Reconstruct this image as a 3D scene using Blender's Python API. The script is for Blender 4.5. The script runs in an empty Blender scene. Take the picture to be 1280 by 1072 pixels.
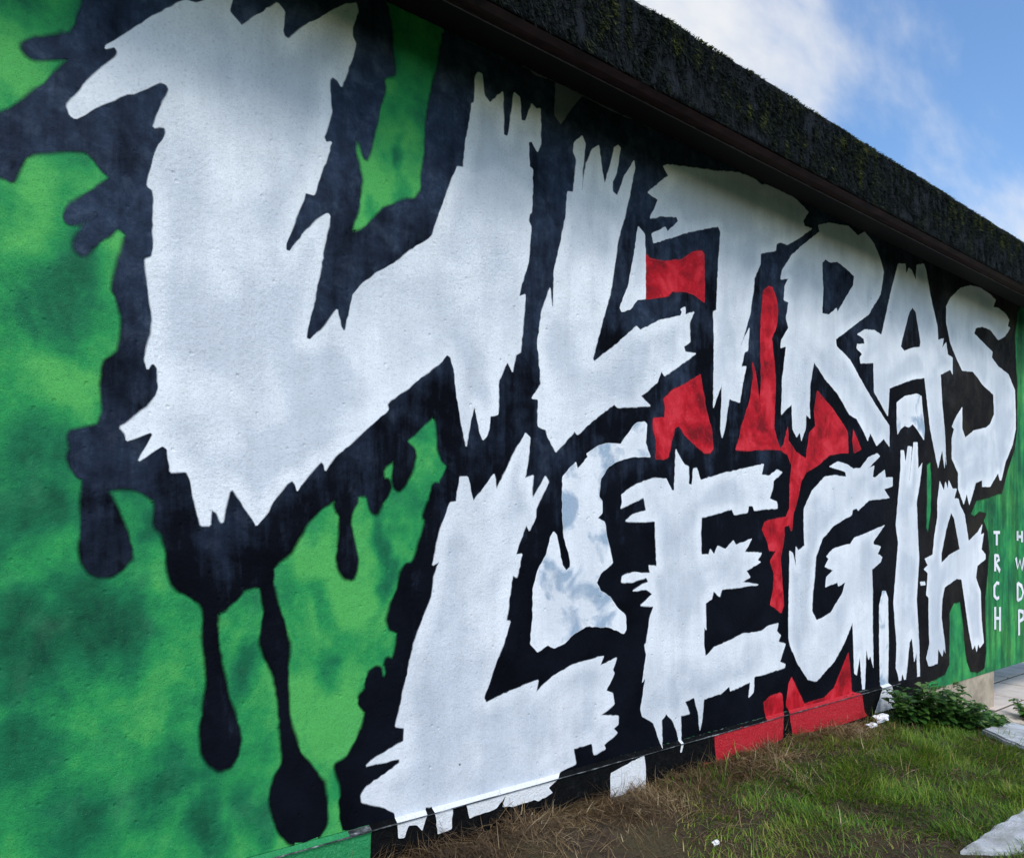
import bpy, bmesh, math, random
import numpy as np
from mathutils import Vector
from mathutils.geometry import delaunay_2d_cdt

R = math.radians
scene = bpy.context.scene
col = scene.collection

# ------------------------------------------------------------------ camera
CAM_Z = 1.32
cam_d = bpy.data.cameras.new('camera')
cam_d.sensor_fit = 'HORIZONTAL'; cam_d.sensor_width = 36.0
cam_d.lens = 25.3125
cam_d.shift_y = 0.093
cam_d.clip_start = 0.05; cam_d.clip_end = 2000
cam = bpy.data.objects.new('camera', cam_d)
cam.location = (0, 0, CAM_Z); cam.rotation_euler = (R(90), 0, R(-36.87))
col.objects.link(cam); scene.camera = cam

# ------------------------------------------------------------------ sky, sun, exposure
SUN_AZ, SUN_EL = 203.0, 48.0         # veiled sun, high in front of the wall: azimuth from +Y towards +X
world = bpy.data.worlds.new('World'); scene.world = world; world.use_nodes = True
wt = world.node_tree; wt.nodes.clear()
def wn(t, **kw):
    n = wt.nodes.new(t)
    for k, v in kw.items(): setattr(n, k, v)
    return n
def wl(a, b): wt.links.new(a, b)
wout = wn('ShaderNodeOutputWorld'); wbg = wn('ShaderNodeBackground')
sky = wn('ShaderNodeTexSky', sky_type='NISHITA', sun_disc=False)
sky.sun_elevation = R(SUN_EL); sky.sun_rotation = R(SUN_AZ)
sky.air_density = 1.0; sky.dust_density = 1.0; sky.ozone_density = 1.6
wtc = wn('ShaderNodeTexCoord'); wsep = wn('ShaderNodeSeparateXYZ'); wl(wtc.outputs['Generated'], wsep.inputs[0])
def wmath(op, a, b=None):
    n = wn('ShaderNodeMath', operation=op)
    for i, v in enumerate((a, b)):
        if v is None: continue
        if isinstance(v, (int, float)): n.inputs[i].default_value = v
        else: wl(v, n.inputs[i])
    return n.outputs[0]
zz = wmath('ADD', wmath('MAXIMUM', wsep.outputs[2], 0.0), 0.22)
cx = wmath('DIVIDE', wsep.outputs[0], zz); cy = wmath('DIVIDE', wsep.outputs[1], zz)
cvec = wn('ShaderNodeCombineXYZ'); wl(cx, cvec.inputs[0]); wl(cy, cvec.inputs[1])
wmap = wn('ShaderNodeMapping'); wl(cvec.outputs[0], wmap.inputs[0])
wmap.inputs['Rotation'].default_value = (0, 0, R(-52)); wmap.inputs['Scale'].default_value = (0.55, 1.35, 1.0)
wmap.inputs['Location'].default_value = (-1.72, 16.4, 0)
wno = wn('ShaderNodeTexNoise'); wno.inputs['Scale'].default_value = 1.35; wno.inputs['Detail'].default_value = 9
wno.inputs['Roughness'].default_value = 0.56; wno.inputs['Distortion'].default_value = 0.35
wl(wmap.outputs[0], wno.inputs['Vector'])
wramp = wn('ShaderNodeValToRGB'); wl(wno.outputs[0], wramp.inputs[0])
wramp.color_ramp.elements[0].position = 0.50; wramp.color_ramp.elements[1].position = 0.70
wramp.color_ramp.interpolation = 'EASE'
wmix = wn('ShaderNodeMix', data_type='RGBA')
wl(wramp.outputs[0], wmix.inputs['Factor']); whs = wn('ShaderNodeHueSaturation'); whs.inputs['Saturation'].default_value = 1.15; whs.inputs['Value'].default_value = 1.12; wl(sky.outputs[0], whs.inputs['Color']); wl(whs.outputs[0], wmix.inputs[6]); wmix.inputs[7].default_value = (4.1, 4.2, 4.35, 1)
wl(wmix.outputs[2], wbg.inputs[0]); wbg.inputs[1].default_value = 0.135
wl(wbg.outputs[0], wout.inputs[0])

sun_d = bpy.data.lights.new('sun', 'SUN'); sun_d.energy = 1.4; sun_d.angle = R(20.0); sun_d.color = (1.0, 0.98, 0.95)
sun = bpy.data.objects.new('sun', sun_d); col.objects.link(sun)
sdir = Vector((math.sin(R(SUN_AZ))*math.cos(R(SUN_EL)), math.cos(R(SUN_AZ))*math.cos(R(SUN_EL)), math.sin(R(SUN_EL))))
sun.rotation_euler = sdir.to_track_quat('Z', 'Y').to_euler(); sun.location = (0, 20, 20)

scene.view_settings.view_transform = 'Standard'; scene.view_settings.look = 'None'
scene.view_settings.exposure = 0.66; scene.view_settings.gamma = 1.0
scene.view_settings.use_curve_mapping = False
scene.render.engine = 'CYCLES'

# ------------------------------------------------------------------ helpers
rng = np.random.default_rng(7); random.seed(11)
def tag(o, label=None, cat=None, group=None, kind=None):
    if label: o['label'] = label
    if cat: o['category'] = cat
    if group: o['group'] = group
    if kind: o['kind'] = kind
    return o
def link(name, me, mat=None, parent=None):
    o = bpy.data.objects.new(name, me); col.objects.link(o)
    if mat and me is not None and not me.materials: me.materials.append(mat)
    if parent: o.parent = parent
    return o
def empty(name, loc=(0, 0, 0)):
    o = bpy.data.objects.new(name, None); col.objects.link(o); o.location = loc; o.empty_display_size = .1
    return o
def from_bm(name, bm, mat=None, parent=None, smooth=False):
    me = bpy.data.meshes.new(name); bm.to_mesh(me); bm.free()
    if smooth:
        for p in me.polygons: p.use_smooth = True
    return link(name, me, mat, parent)
def box_bm(x0, x1, y0, y1, z0, z1, bevel=0.0):
    bm = bmesh.new()
    bmesh.ops.create_cube(bm, size=1)
    for v in bm.verts:
        v.co = ((x0+x1)/2+v.co.x*(x1-x0), (y0+y1)/2+v.co.y*(y1-y0), (z0+z1)/2+v.co.z*(z1-z0))
    if bevel: bmesh.ops.bevel(bm, geom=bm.edges[:], offset=bevel, segments=2, affect='EDGES', profile=.6)
    return bm
def np_mesh(name, verts, faces, attrs=None):
    """verts (n,3); faces (m,k) of equal size; attrs: point float attributes"""
    me = bpy.data.meshes.new(name)
    verts = np.asarray(verts, dtype=np.float32); faces = np.asarray(faces, dtype=np.int32)
    m, k = faces.shape
    me.vertices.add(len(verts)); me.vertices.foreach_set('co', verts.ravel())
    me.loops.add(m*k); me.loops.foreach_set('vertex_index', faces.ravel())
    me.polygons.add(m); me.polygons.foreach_set('loop_start', np.arange(0, m*k, k, dtype=np.int32))
    me.update(calc_edges=True)
    for n, a in (attrs or {}).items():
        at = me.attributes.new(n, 'FLOAT', 'POINT'); at.data.foreach_set('value', np.asarray(a, dtype=np.float32))
    return me
def vnoise(x, y, seed=0):
    """smooth value noise, numpy"""
    x = np.asarray(x, float); y = np.asarray(y, float)
    xi = np.floor(x).astype(int); yi = np.floor(y).astype(int); fx = x-xi; fy = y-yi
    def h(a, b):
        n = np.sin(a*127.1+b*311.7+seed*74.7)*43758.5453
        return n-np.floor(n)
    fx = fx*fx*(3-2*fx); fy = fy*fy*(3-2*fy)
    return (h(xi, yi)*(1-fx)+h(xi+1, yi)*fx)*(1-fy)+(h(xi, yi+1)*(1-fx)+h(xi+1, yi+1)*fx)*fy
def sst(a, b, x):
    t = np.clip((np.asarray(x, float)-a)/(b-a), 0, 1); return t*t*(3-2*t)

# ------------------------------------------------------------------ materials
class NT:
    def __init__(s, name):
        s.m = bpy.data.materials.new(name); s.m.use_nodes = True; s.t = s.m.node_tree; s.t.nodes.clear()
        s.out = s.n('ShaderNodeOutputMaterial'); s.b = s.n('ShaderNodeBsdfPrincipled')
        s.l(s.b.outputs[0], s.out.inputs[0]); s.pos = s.n('ShaderNodeNewGeometry').outputs['Position']
    def n(s, t, **kw):
        n = s.t.nodes.new(t)
        for k, v in kw.items(): setattr(n, k, v)
        return n
    def l(s, a, b): s.t.links.new(a, b)
    def put(s, sock, v):
        if isinstance(v, bpy.types.NodeSocket): s.l(v, sock)
        elif isinstance(v, (tuple, list)): sock.default_value = (*v, 1) if len(v) == 3 and sock.type == 'RGBA' else v
        else: sock.default_value = v
    def noise(s, scale, detail=4, rough=.55, dist=0, stretch=None, off=(0, 0, 0), vec=None):
        v = vec or s.pos
        if stretch or off != (0, 0, 0):
            mp = s.n('ShaderNodeMapping'); s.l(v, mp.inputs[0]); v = mp.outputs[0]
            mp.inputs['Scale'].default_value = stretch or (1, 1, 1); mp.inputs['Location'].default_value = off
        n = s.n('ShaderNodeTexNoise'); s.l(v, n.inputs['Vector'])
        n.inputs['Scale'].default_value = scale; n.inputs['Detail'].default_value = detail
        n.inputs['Roughness'].default_value = rough; n.inputs['Distortion'].default_value = dist
        return n.outputs[0]
    def ramp(s, f, stops):
        r = s.n('ShaderNodeValToRGB'); s.l(f, r.inputs[0]); e = r.color_ramp.elements
        while len(e) < len(stops): e.new(0.5)
        for el, (p, c) in zip(e, stops):
            el.position = p; el.color = (*c, 1) if isinstance(c, tuple) else (c, c, c, 1)
        return r.outputs[0]
    def mix(s, f, a, b, mode='MIX'):
        m = s.n('ShaderNodeMix', data_type='RGBA', blend_type=mode)
        s.put(m.inputs[0], f); s.put(m.inputs[6], a); s.put(m.inputs[7], b); return m.outputs[2]
    def math(s, op, a, b=0.0):
        m = s.n('ShaderNodeMath', operation=op); s.put(m.inputs[0], a); s.put(m.inputs[1], b); return m.outputs[0]
    def bump(s, h, dist, strength=1.0, prev=None):
        b = s.n('ShaderNodeBump'); s.l(h, b.inputs['Height']); b.inputs['Distance'].default_value = dist
        b.inputs['Strength'].default_value = strength
        if prev: s.l(prev, b.inputs['Normal'])
        return b.outputs[0]
    def fin(s, base=None, rough=.8, spec=.3, normal=None):
        if base is not None: s.put(s.b.inputs['Base Color'], base)
        s.put(s.b.inputs['Roughness'], rough); s.put(s.b.inputs['Specular IOR Level'], spec)
        if normal: s.l(normal, s.b.inputs['Normal'])
        return s.m

def plaster(N, k=1.0):
    """relief shared by every paint on the rendered wall"""
    a = N.noise(9, 3, .5)
    b = N.noise(75, 5, .62)
    c = N.noise(260, 3, .6)
    gv = N.ramp(N.noise(1.3, 3, .5, off=(6, 0, 3)), [(.38, .45), (.62, 1.0)])
    vo = N.n('ShaderNodeTexVoronoi'); N.l(N.pos, vo.inputs['Vector']); vo.inputs['Scale'].default_value = 17
    pit = N.ramp(vo.outputs['Distance'], [(.05, 0.0), (.13, 1.0)])
    n1 = N.bump(pit, .0035*k, .6, N.bump(a, .012*k, .6))
    n2 = N.bump(N.math('MULTIPLY', b, gv), .0048*k, .75, n1)
    return N.bump(c, .0016*k, .8, n2), b, c

SMUDGE_DARK = [(0.12, 1.35, 0.137), (0.28, 1.0, 0.202), (0.18, 0.91, 0.139), (0.14, 1.57, 0.103), (0.21, 1.93, 0.128), (0.24, 2.09, 0.082), (0.22, 0.46, 0.176), (0.63, 0.36, 0.084), (0.72, 0.83, 0.075), (0.75, 0.3, 0.094), (1.23, 1.21, 0.066), (1.02, 1.02, 0.058), (1.01, 0.76, 0.063), (1.23, 1.08, 0.06), (0.46, 0.47, 0.1), (0.09, 1.06, 0.09), (1.32, 2.61, 0.043), (1.21, 2.54, 0.042), (0.1, 0.67, 0.113), (1.32, 2.78, 0.043), (0.47, 1.36, 0.075)]
SMUDGE_LIGHT = [(0.26, 1.73, 0.142), (0.45, 1.11, 0.1), (0.36, 0.72, 0.183), (0.14, 1.23, 0.103), (0.12, 2.13, 0.091), (1.06, 0.52, 0.116), (0.98, 1.22, 0.086), (1.07, 0.99, 0.087), (0.17, 2.29, 0.058), (0.3, 1.86, 0.096), (0.32, 2.1, 0.06), (1.46, 1.62, 0.079), (1.25, 2.64, 0.061), (0.1, 2.67, 0.091), (1.33, 2.85, 0.062)]
def mat_green():
    N = NT('green spray paint'); nrm, b, c = plaster(N)
    big = N.noise(1.55, 3, .5, .25, off=(3.3, 0, 1.7))
    mid = N.noise(4.2, 4, .55, .3, off=(7.1, 0, 2.9))
    f = N.math('ADD', N.math('ADD', N.math('MULTIPLY', big, .40), N.math('MULTIPLY', mid, .34)), N.math('ADD', N.math('MULTIPLY', N.noise(2.6, 4, .6, .5, stretch=(2.2, 1, .9), off=(1.5, 0, 4)), .26), .022))
    wv = N.n('ShaderNodeTexNoise'); N.l(N.pos, wv.inputs['Vector']); wv.inputs['Scale'].default_value = 3.2; wv.inputs['Detail'].default_value = 5
    ws = N.n('ShaderNodeVectorMath', operation='SUBTRACT'); N.l(wv.outputs['Color'], ws.inputs[0]); ws.inputs[1].default_value = (.5, .5, .5)
    wm = N.n('ShaderNodeVectorMath', operation='MULTIPLY'); N.l(ws.outputs[0], wm.inputs[0]); wm.inputs[1].default_value = (.26, 0, .40)
    wp = N.n('ShaderNodeVectorMath', operation='ADD'); N.l(wm.outputs[0], wp.inputs[0]); N.l(N.pos, wp.inputs[1])
    def smudges(lst, vz=1.0):
        acc = None
        sv = N.n('ShaderNodeVectorMath', operation='MULTIPLY'); N.l(wp.outputs[0], sv.inputs[0]); sv.inputs[1].default_value = (1/vz, 1, vz)
        for x, z, r in lst:
            vd = N.n('ShaderNodeVectorMath', operation='DISTANCE'); N.l(sv.outputs[0], vd.inputs[0]); vd.inputs[1].default_value = (x/vz, 2.472, z*vz)
            m = N.n('ShaderNodeMapRange', interpolation_type='SMOOTHSTEP'); N.l(vd.outputs['Value'], m.inputs[0])
            m.inputs[1].default_value = 1.7*r; m.inputs[2].default_value = .2*r; m.inputs[3].default_value = 0; m.inputs[4].default_value = 1
            acc = m.outputs[0] if acc is None else N.math('MAXIMUM', acc, m.outputs[0])
        return acc
    patch = N.math('ADD', N.math('MULTIPLY', mid, 1.2), -.05)
    f = N.math('SUBTRACT', f, N.math('MULTIPLY', N.math('MULTIPLY', N.math('MAXIMUM', smudges([s for s in SMUDGE_DARK if s[0] < .55], .9), smudges([s for s in SMUDGE_DARK if s[0] >= .55], .6)), patch), .25))
    f = N.math('ADD', f, N.math('MULTIPLY', N.math('MULTIPLY', smudges(SMUDGE_LIGHT), patch), .15))
    f = N.math('ADD', f, N.math('MULTIPLY', N.math('SUBTRACT', N.noise(19, 5, .65, .2), .5), .15))
    f = N.math('ADD', f, N.math('MULTIPLY', N.math('SUBTRACT', N.noise(8.5, 4, .6, .4, stretch=(1.5, 1, 1), off=(2, 0, 7)), .5), .12))
    cl = N.ramp(f, [(.30, (.004, .062, .032)), (.41, (.009, .155, .062)), (.50, (.022, .275, .076)), (.61, (.080, .410, .095))])
    strk = N.ramp(N.noise(1.0, 4, .6, .2, stretch=(9, 1, 1.1)), [(.40, 0.45), (.58, 1.0)])
    sx = N.n('ShaderNodeSeparateXYZ'); N.l(N.pos, sx.inputs[0])
    right = N.ramp(N.math('MULTIPLY', N.math('SUBTRACT', sx.outputs[0], 5.4), .8), [(.0, 0.0), (1.0, 1.0)])
    cl = N.mix(right, cl, N.mix(1.0, cl, strk, 'MULTIPLY'))
    pale = N.ramp(N.noise(7.5, 5, .6, off=(1, 0, 5)), [(.55, 0.0), (.78, 1.0)])
    cl = N.mix(N.math('MULTIPLY', pale, .12), cl, (.16, .42, .22))
    cl = N.mix(N.ramp(c, [(.32, .75), (.47, 0.0)]), cl, N.mix(.55, cl, (.005, .05, .022)))
    cl = N.mix(N.ramp(N.noise(330, 2, .5, off=(4, 2, 0)), [(.70, 0.0), (.76, .5)]), cl, (.22, .50, .30))
    return N.fin(cl, N.ramp(b, [(.3, .72), (.7, .58)]), .14, nrm)
def mat_black(name='black spray paint', mist=False):
    N = NT(name); nrm, b, c = plaster(N)
    f = N.noise(3.4, 5, .62, .3)
    sx = N.n('ShaderNodeSeparateXYZ'); N.l(N.pos, sx.inputs[0])
    # black turns paler and bluer towards the left end and the upper wall
    slate = N.math('ADD', N.math('MULTIPLY', sx.outputs[0], -.075), N.math('MULTIPLY', sx.outputs[2], .30))
    slate = N.ramp(N.math('ADD', N.math('ADD', N.math('ADD', slate, -.13), N.math('MULTIPLY', N.math('SUBTRACT', N.noise(3, 5, .65, .2, stretch=(6, 1, .8), off=(0, 0, 9)), .5), .9)), N.math('MULTIPLY', N.math('SUBTRACT', f, .5), 1.3)), [(.15, 0.0), (.75, 1.0)])
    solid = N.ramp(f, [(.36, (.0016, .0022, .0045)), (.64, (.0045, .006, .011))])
    slate_tone = N.ramp(N.noise(13, 5, .7, .3, off=(2, 0, 4)), [(.33, (.008, .016, .034)), (.52, (.020, .036, .070)), (.72, (.055, .080, .125))])
    cl = N.mix(slate, solid, slate_tone)
    brown = N.math('MULTIPLY', N.ramp(N.math('MULTIPLY', N.math('SUBTRACT', sx.outputs[0], 4.9), .6), [(0, 0.0), (1, 1.0)]), N.ramp(f, [(.4, .3), (.6, .9)]))
    cl = N.mix(brown, cl, (.026, .022, .017))
    N.fin(cl, N.ramp(b, [(.3, .85), (.7, .68)]), N.ramp(slate, [(0, .05), (1, .20)]), nrm)
    return veil(N) if mist else N.m
def mat_white(name, lo, hi, dark, scale=1.6, off=(0, 0, 0), air=.62):
    N = NT(name); nrm, b, c = plaster(N)
    f = N.noise(scale, 4, .5, .4, off=off)
    cl = N.ramp(f, [(lo, dark), (hi, (.80, .83, .86))])
    rim = N.n('ShaderNodeAttribute', attribute_name='rim').outputs['Fac']
    fine = N.noise(210, 3, .7, off=(3, 0, 2))
    zone = N.ramp(N.noise(2.4, 3, .5, .3, off=(8, 0, 5)), [(.40, .15), (.60, 1.0)])
    core = N.math('MULTIPLY', N.ramp(rim, [(.15, 0.0), (.95, 1.0)]), zone)
    core = N.ramp(N.math('ADD', N.math('MULTIPLY', core, .75), N.math('MULTIPLY', N.math('SUBTRACT', fine, .5), 1.1)), [(.05, 0.0), (.62, 1.0)])
    cl = N.mix(N.math('MULTIPLY', core, air), cl, (.44, .495, .565))
    st = N.ramp(N.noise(2.2, 5, .65, .3, stretch=(7, 1, 1)), [(.35, .91), (.6, 1.0)])
    cl = N.mix(1.0, cl, st, 'MULTIPLY')
    sp = N.ramp(N.noise(120, 3, .65, off=(9, 0, 3)), [(.34, .84), (.46, 1.0)])
    cl = N.mix(1.0, cl, sp, 'MULTIPLY')
    wear = N.ramp(N.noise(13, 6, .72, off=(3, 0, 8)), [(.64, 0.0), (.74, .35)])
    cl = N.mix(wear, cl, (.42, .46, .50))
    vo = N.n('ShaderNodeTexVoronoi'); N.l(N.pos, vo.inputs['Vector']); vo.inputs['Scale'].default_value = 3.1
    cl = N.mix(N.ramp(vo.outputs['Distance'], [(.014, 1.0), (.024, 0.0)]), cl, (.06, .07, .08))
    return N.fin(cl, .62, .3, nrm)
def mat_red():
    N = NT('red spray paint'); nrm, b, c = plaster(N)
    f = N.noise(6, 4, .6, .4, off=(5, 0, 1))
    cl = N.ramp(f, [(.36, (.20, .003, .008)), (.5, (.46, .006, .016)), (.64, (.62, .030, .045))])
    sp = N.ramp(N.noise(90, 4, .65), [(.60, 0.0), (.72, .35)])
    cl = N.mix(sp, cl, (.66, .14, .14))
    return N.fin(cl, .7, .15, nrm)
def mat_rough_black():
    N = NT('black paint on rough plinth')
    b = N.noise(28, 6, .7, .4); v = N.noise(90, 4, .7)
    n1 = N.bump(b, .03, 1.0); n2 = N.bump(v, .006, .9, n1)
    cl = N.ramp(b, [(.35, (.002, .0025, .003)), (.6, (.006, .007, .008)), (.78, (.035, .038, .04))])
    return N.fin(cl, .8, .10, n2)
def mat_plinth_paint(name, a, bb):
    N = NT(name); b = N.noise(28, 6, .7, .4); v = N.noise(110, 4, .7)
    n2 = N.bump(v, .005, .8, N.bump(b, .012, .8))
    cl = N.mix(N.ramp(v, [(.52, 0.0), (.68, .7)]), a, bb)
    return N.fin(cl, .65, .35, n2)
def mat_ledge():
    N = NT('scuffed ledge'); v = N.noise(60, 5, .7, stretch=(.35, 1, 1)); 
    cl = N.ramp(v, [(.40, (.012, .014, .016)), (.54, (.07, .08, .08)), (.70, (.36, .38, .39))])
    return N.fin(cl, .7, .3, N.bump(v, .004, .8))
def mat_concrete(name, c0, c1, scale=9, stain=(.20, .17, .13), amt=.5, bump=.004, blotch=False):
    N = NT(name); a = N.noise(scale, 6, .65, .2); v = N.noise(120, 4, .65)
    cl = N.ramp(a, [(.3, c0), (.68, c1)])
    cl = N.mix(N.math('MULTIPLY', N.ramp(N.noise(3.1, 5, .65, .5, off=(2, 3, 1)), [(.48, 0.0), (.66, 1.0)]), amt), cl, stain)
    cl = N.mix(N.ramp(v, [(.3, .35), (.44, 0.0)]), cl, N.mix(.6, cl, (.03, .03, .03)))
    return N.fin(cl, .8, .3, N.bump(v, bump, .8, N.bump(a, bump*3, .6)))
def mat_flat(name, c, rough=.6, spec=.4, var=.25, scale=20):
    N = NT(name); a = N.noise(scale, 5, .65)
    cl = N.ramp(a, [(.3, tuple(x*(1-var) for x in c)), (.7, tuple(min(1, x*(1+var)) for x in c))])
    return N.fin(cl, rough, spec, N.bump(a, .003, .5))
def mat_blade(name, stops, trans=.35, rough=.55):
    N = NT(name); at = N.n('ShaderNodeAttribute', attribute_name='rnd')
    cl = N.ramp(at.outputs['Fac'], stops)
    N.fin(cl, rough, .35)
    tr = N.n('ShaderNodeBsdfTranslucent'); N.l(cl, tr.inputs[0])
    mx = N.n('ShaderNodeMixShader'); mx.inputs[0].default_value = trans
    N.l(N.b.outputs[0], mx.inputs[1]); N.l(tr.outputs[0], mx.inputs[2]); N.l(mx.outputs[0], N.out.inputs[0])
    return N.m
def veil(N):
    at = N.n('ShaderNodeAttribute', attribute_name='fade')
    nz = N.noise(420, 3, .6)
    a = N.math('MULTIPLY', at.outputs['Fac'], N.math('ADD', N.math('MULTIPLY', at.outputs['Fac'], .9), N.math('MULTIPLY', nz, .5)))
    a = N.ramp(a, [(.12, 0.0), (.95, 1.0)])
    tr = N.n('ShaderNodeBsdfTransparent'); mx = N.n('ShaderNodeMixShader')
    N.l(a, mx.inputs[0]); N.l(tr.outputs[0], mx.inputs[1]); N.l(N.b.outputs[0], mx.inputs[2]); N.l(mx.outputs[0], N.out.inputs[0])
    return N.m
def mat_mist(name, c):
    N = NT(name); N.fin(c, .65, .25); return veil(N)
def mat_ground():
    N = NT('soil and litter'); a = N.noise(3.2, 6, .65, .3); b = N.noise(34, 6, .7); c = N.noise(160, 4, .7)
    soil = N.ramp(b, [(.3, (.020, .013, .009)), (.5, (.060, .040, .026)), (.7, (.125, .090, .060))])
    thatch = N.ramp(c, [(.3, (.030, .026, .012)), (.7, (.12, .095, .045))])
    cl = N.mix(N.ramp(a, [(.42, 0.0), (.6, 1.0)]), soil, thatch)
    vd = N.n('ShaderNodeVectorMath', operation='DISTANCE'); N.l(N.pos, vd.inputs[0]); vd.inputs[1].default_value = (3.5, 1.5, 0)
    turf = N.ramp(b, [(.3, (.018, .045, .008)), (.55, (.050, .105, .018)), (.75, (.11, .14, .04))])
    far = N.ramp(N.math('ADD', N.math('MULTIPLY', vd.outputs['Value'], .1), N.math('MULTIPLY', N.math('SUBTRACT', a, .5), .5)), [(.34, 0.0), (.50, 1.0)])
    cl = N.mix(far, cl, turf)
    return N.fin(cl, .9, .2, N.bump(c, .006, .8, N.bump(b, .03, .9)))
def mat_fascia():
    N = NT('weathered roofing felt'); a = N.noise(26, 6, .7, .3, stretch=(1.6, 1.6, .55)); c = N.noise(140, 4, .65)
    cl = N.ramp(a, [(.32, (.002, .004, .007)), (.5, (.005, .009, .014)), (.68, (.012, .018, .025)), (.84, (.05, .06, .07))])
    return N.fin(cl, .9, .25, N.bump(c, .006, .9, N.bump(a, .03, .9)))

M = dict(
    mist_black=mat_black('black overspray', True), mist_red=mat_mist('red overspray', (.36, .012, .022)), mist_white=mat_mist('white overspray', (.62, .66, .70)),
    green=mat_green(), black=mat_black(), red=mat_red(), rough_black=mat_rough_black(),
    white=mat_white('white spray paint', .30, .56, (.58, .625, .675), 1.7),
    white_blot=mat_white('white paint with blue grey blotches', .38, .49, (.33, .43, .54), 6.0, (2, 0, 6), .25),
    ghost=mat_flat('thin grey overspray', (.16, .17, .19), .8, .2, .2, 6),
    plinth_green=mat_plinth_paint('green paint on plinth', (.016, .24, .075), (.06, .36, .15)),
    plinth_red=mat_plinth_paint('red paint on plinth', (.44, .006, .016), (.60, .08, .09)),
    plinth_white=mat_plinth_paint('white paint on plinth', (.76, .78, .79), (.52, .55, .57)),
    ledge=mat_ledge(),
    beige=mat_concrete('bare stained render', (.34, .28, .20), (.52, .44, .33), 7, (.16, .14, .10), .65, .006),
    slab=mat_concrete('pale paving slab', (.46, .48, .50), (.66, .68, .70), 11, (.22, .22, .18), .75, .010),
    tile=mat_concrete('warm paving tile', (.58, .49, .41), (.70, .61, .53), 8, (.28, .25, .22), .4, .003),
    joint=mat_concrete('sandy joint', (.07, .06, .05), (.13, .11, .09), 20),
    footing=mat_concrete('grey footing', (.26, .25, .23), (.40, .38, .35), 12),
    ground=mat_ground(), fascia=mat_fascia(),
    soffit=mat_flat('dark soffit paint', (.006, .005, .007), .7, .3),
    redboard=mat_flat('brown red board', (.030, .012, .012), .7, .2, .8, 7),
    strip=mat_flat('grey drip strip', (.12, .10, .10), .5, .5, .4, 30),
    grass=mat_blade('grass blades', [(0, (.016, .055, .005)), (.4, (.075, .180, .010)), (.75, (.195, .300, .022)), (1, (.44, .37, .10))]),
    hay=mat_blade('dry grass', [(0, (.030, .016, .007)), (.4, (.105, .060, .025)), (.75, (.27, .185, .085)), (1, (.52, .42, .25))], .2),
    moss=mat_blade('moss', [(0, (.003, .008, .008)), (.45, (.007, .016, .011)), (.72, (.046, .062, .013)), (1, (.17, .18, .032))], .15, .85),
    leaf=mat_blade('weed leaves', [(0, (.016, .055, .010)), (.5, (.040, .115, .020)), (.85, (.085, .19, .035)), (1, (.17, .25, .07))], .3, .42),
    stem=mat_flat('weed stem', (.07, .11, .03), .6),
    plastic=mat_flat('white plastic', (.80, .81, .83), .35, .5, .06),
    litter=mat_flat('white litter', (.80, .78, .76), .6, .4, .08),
)

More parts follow.
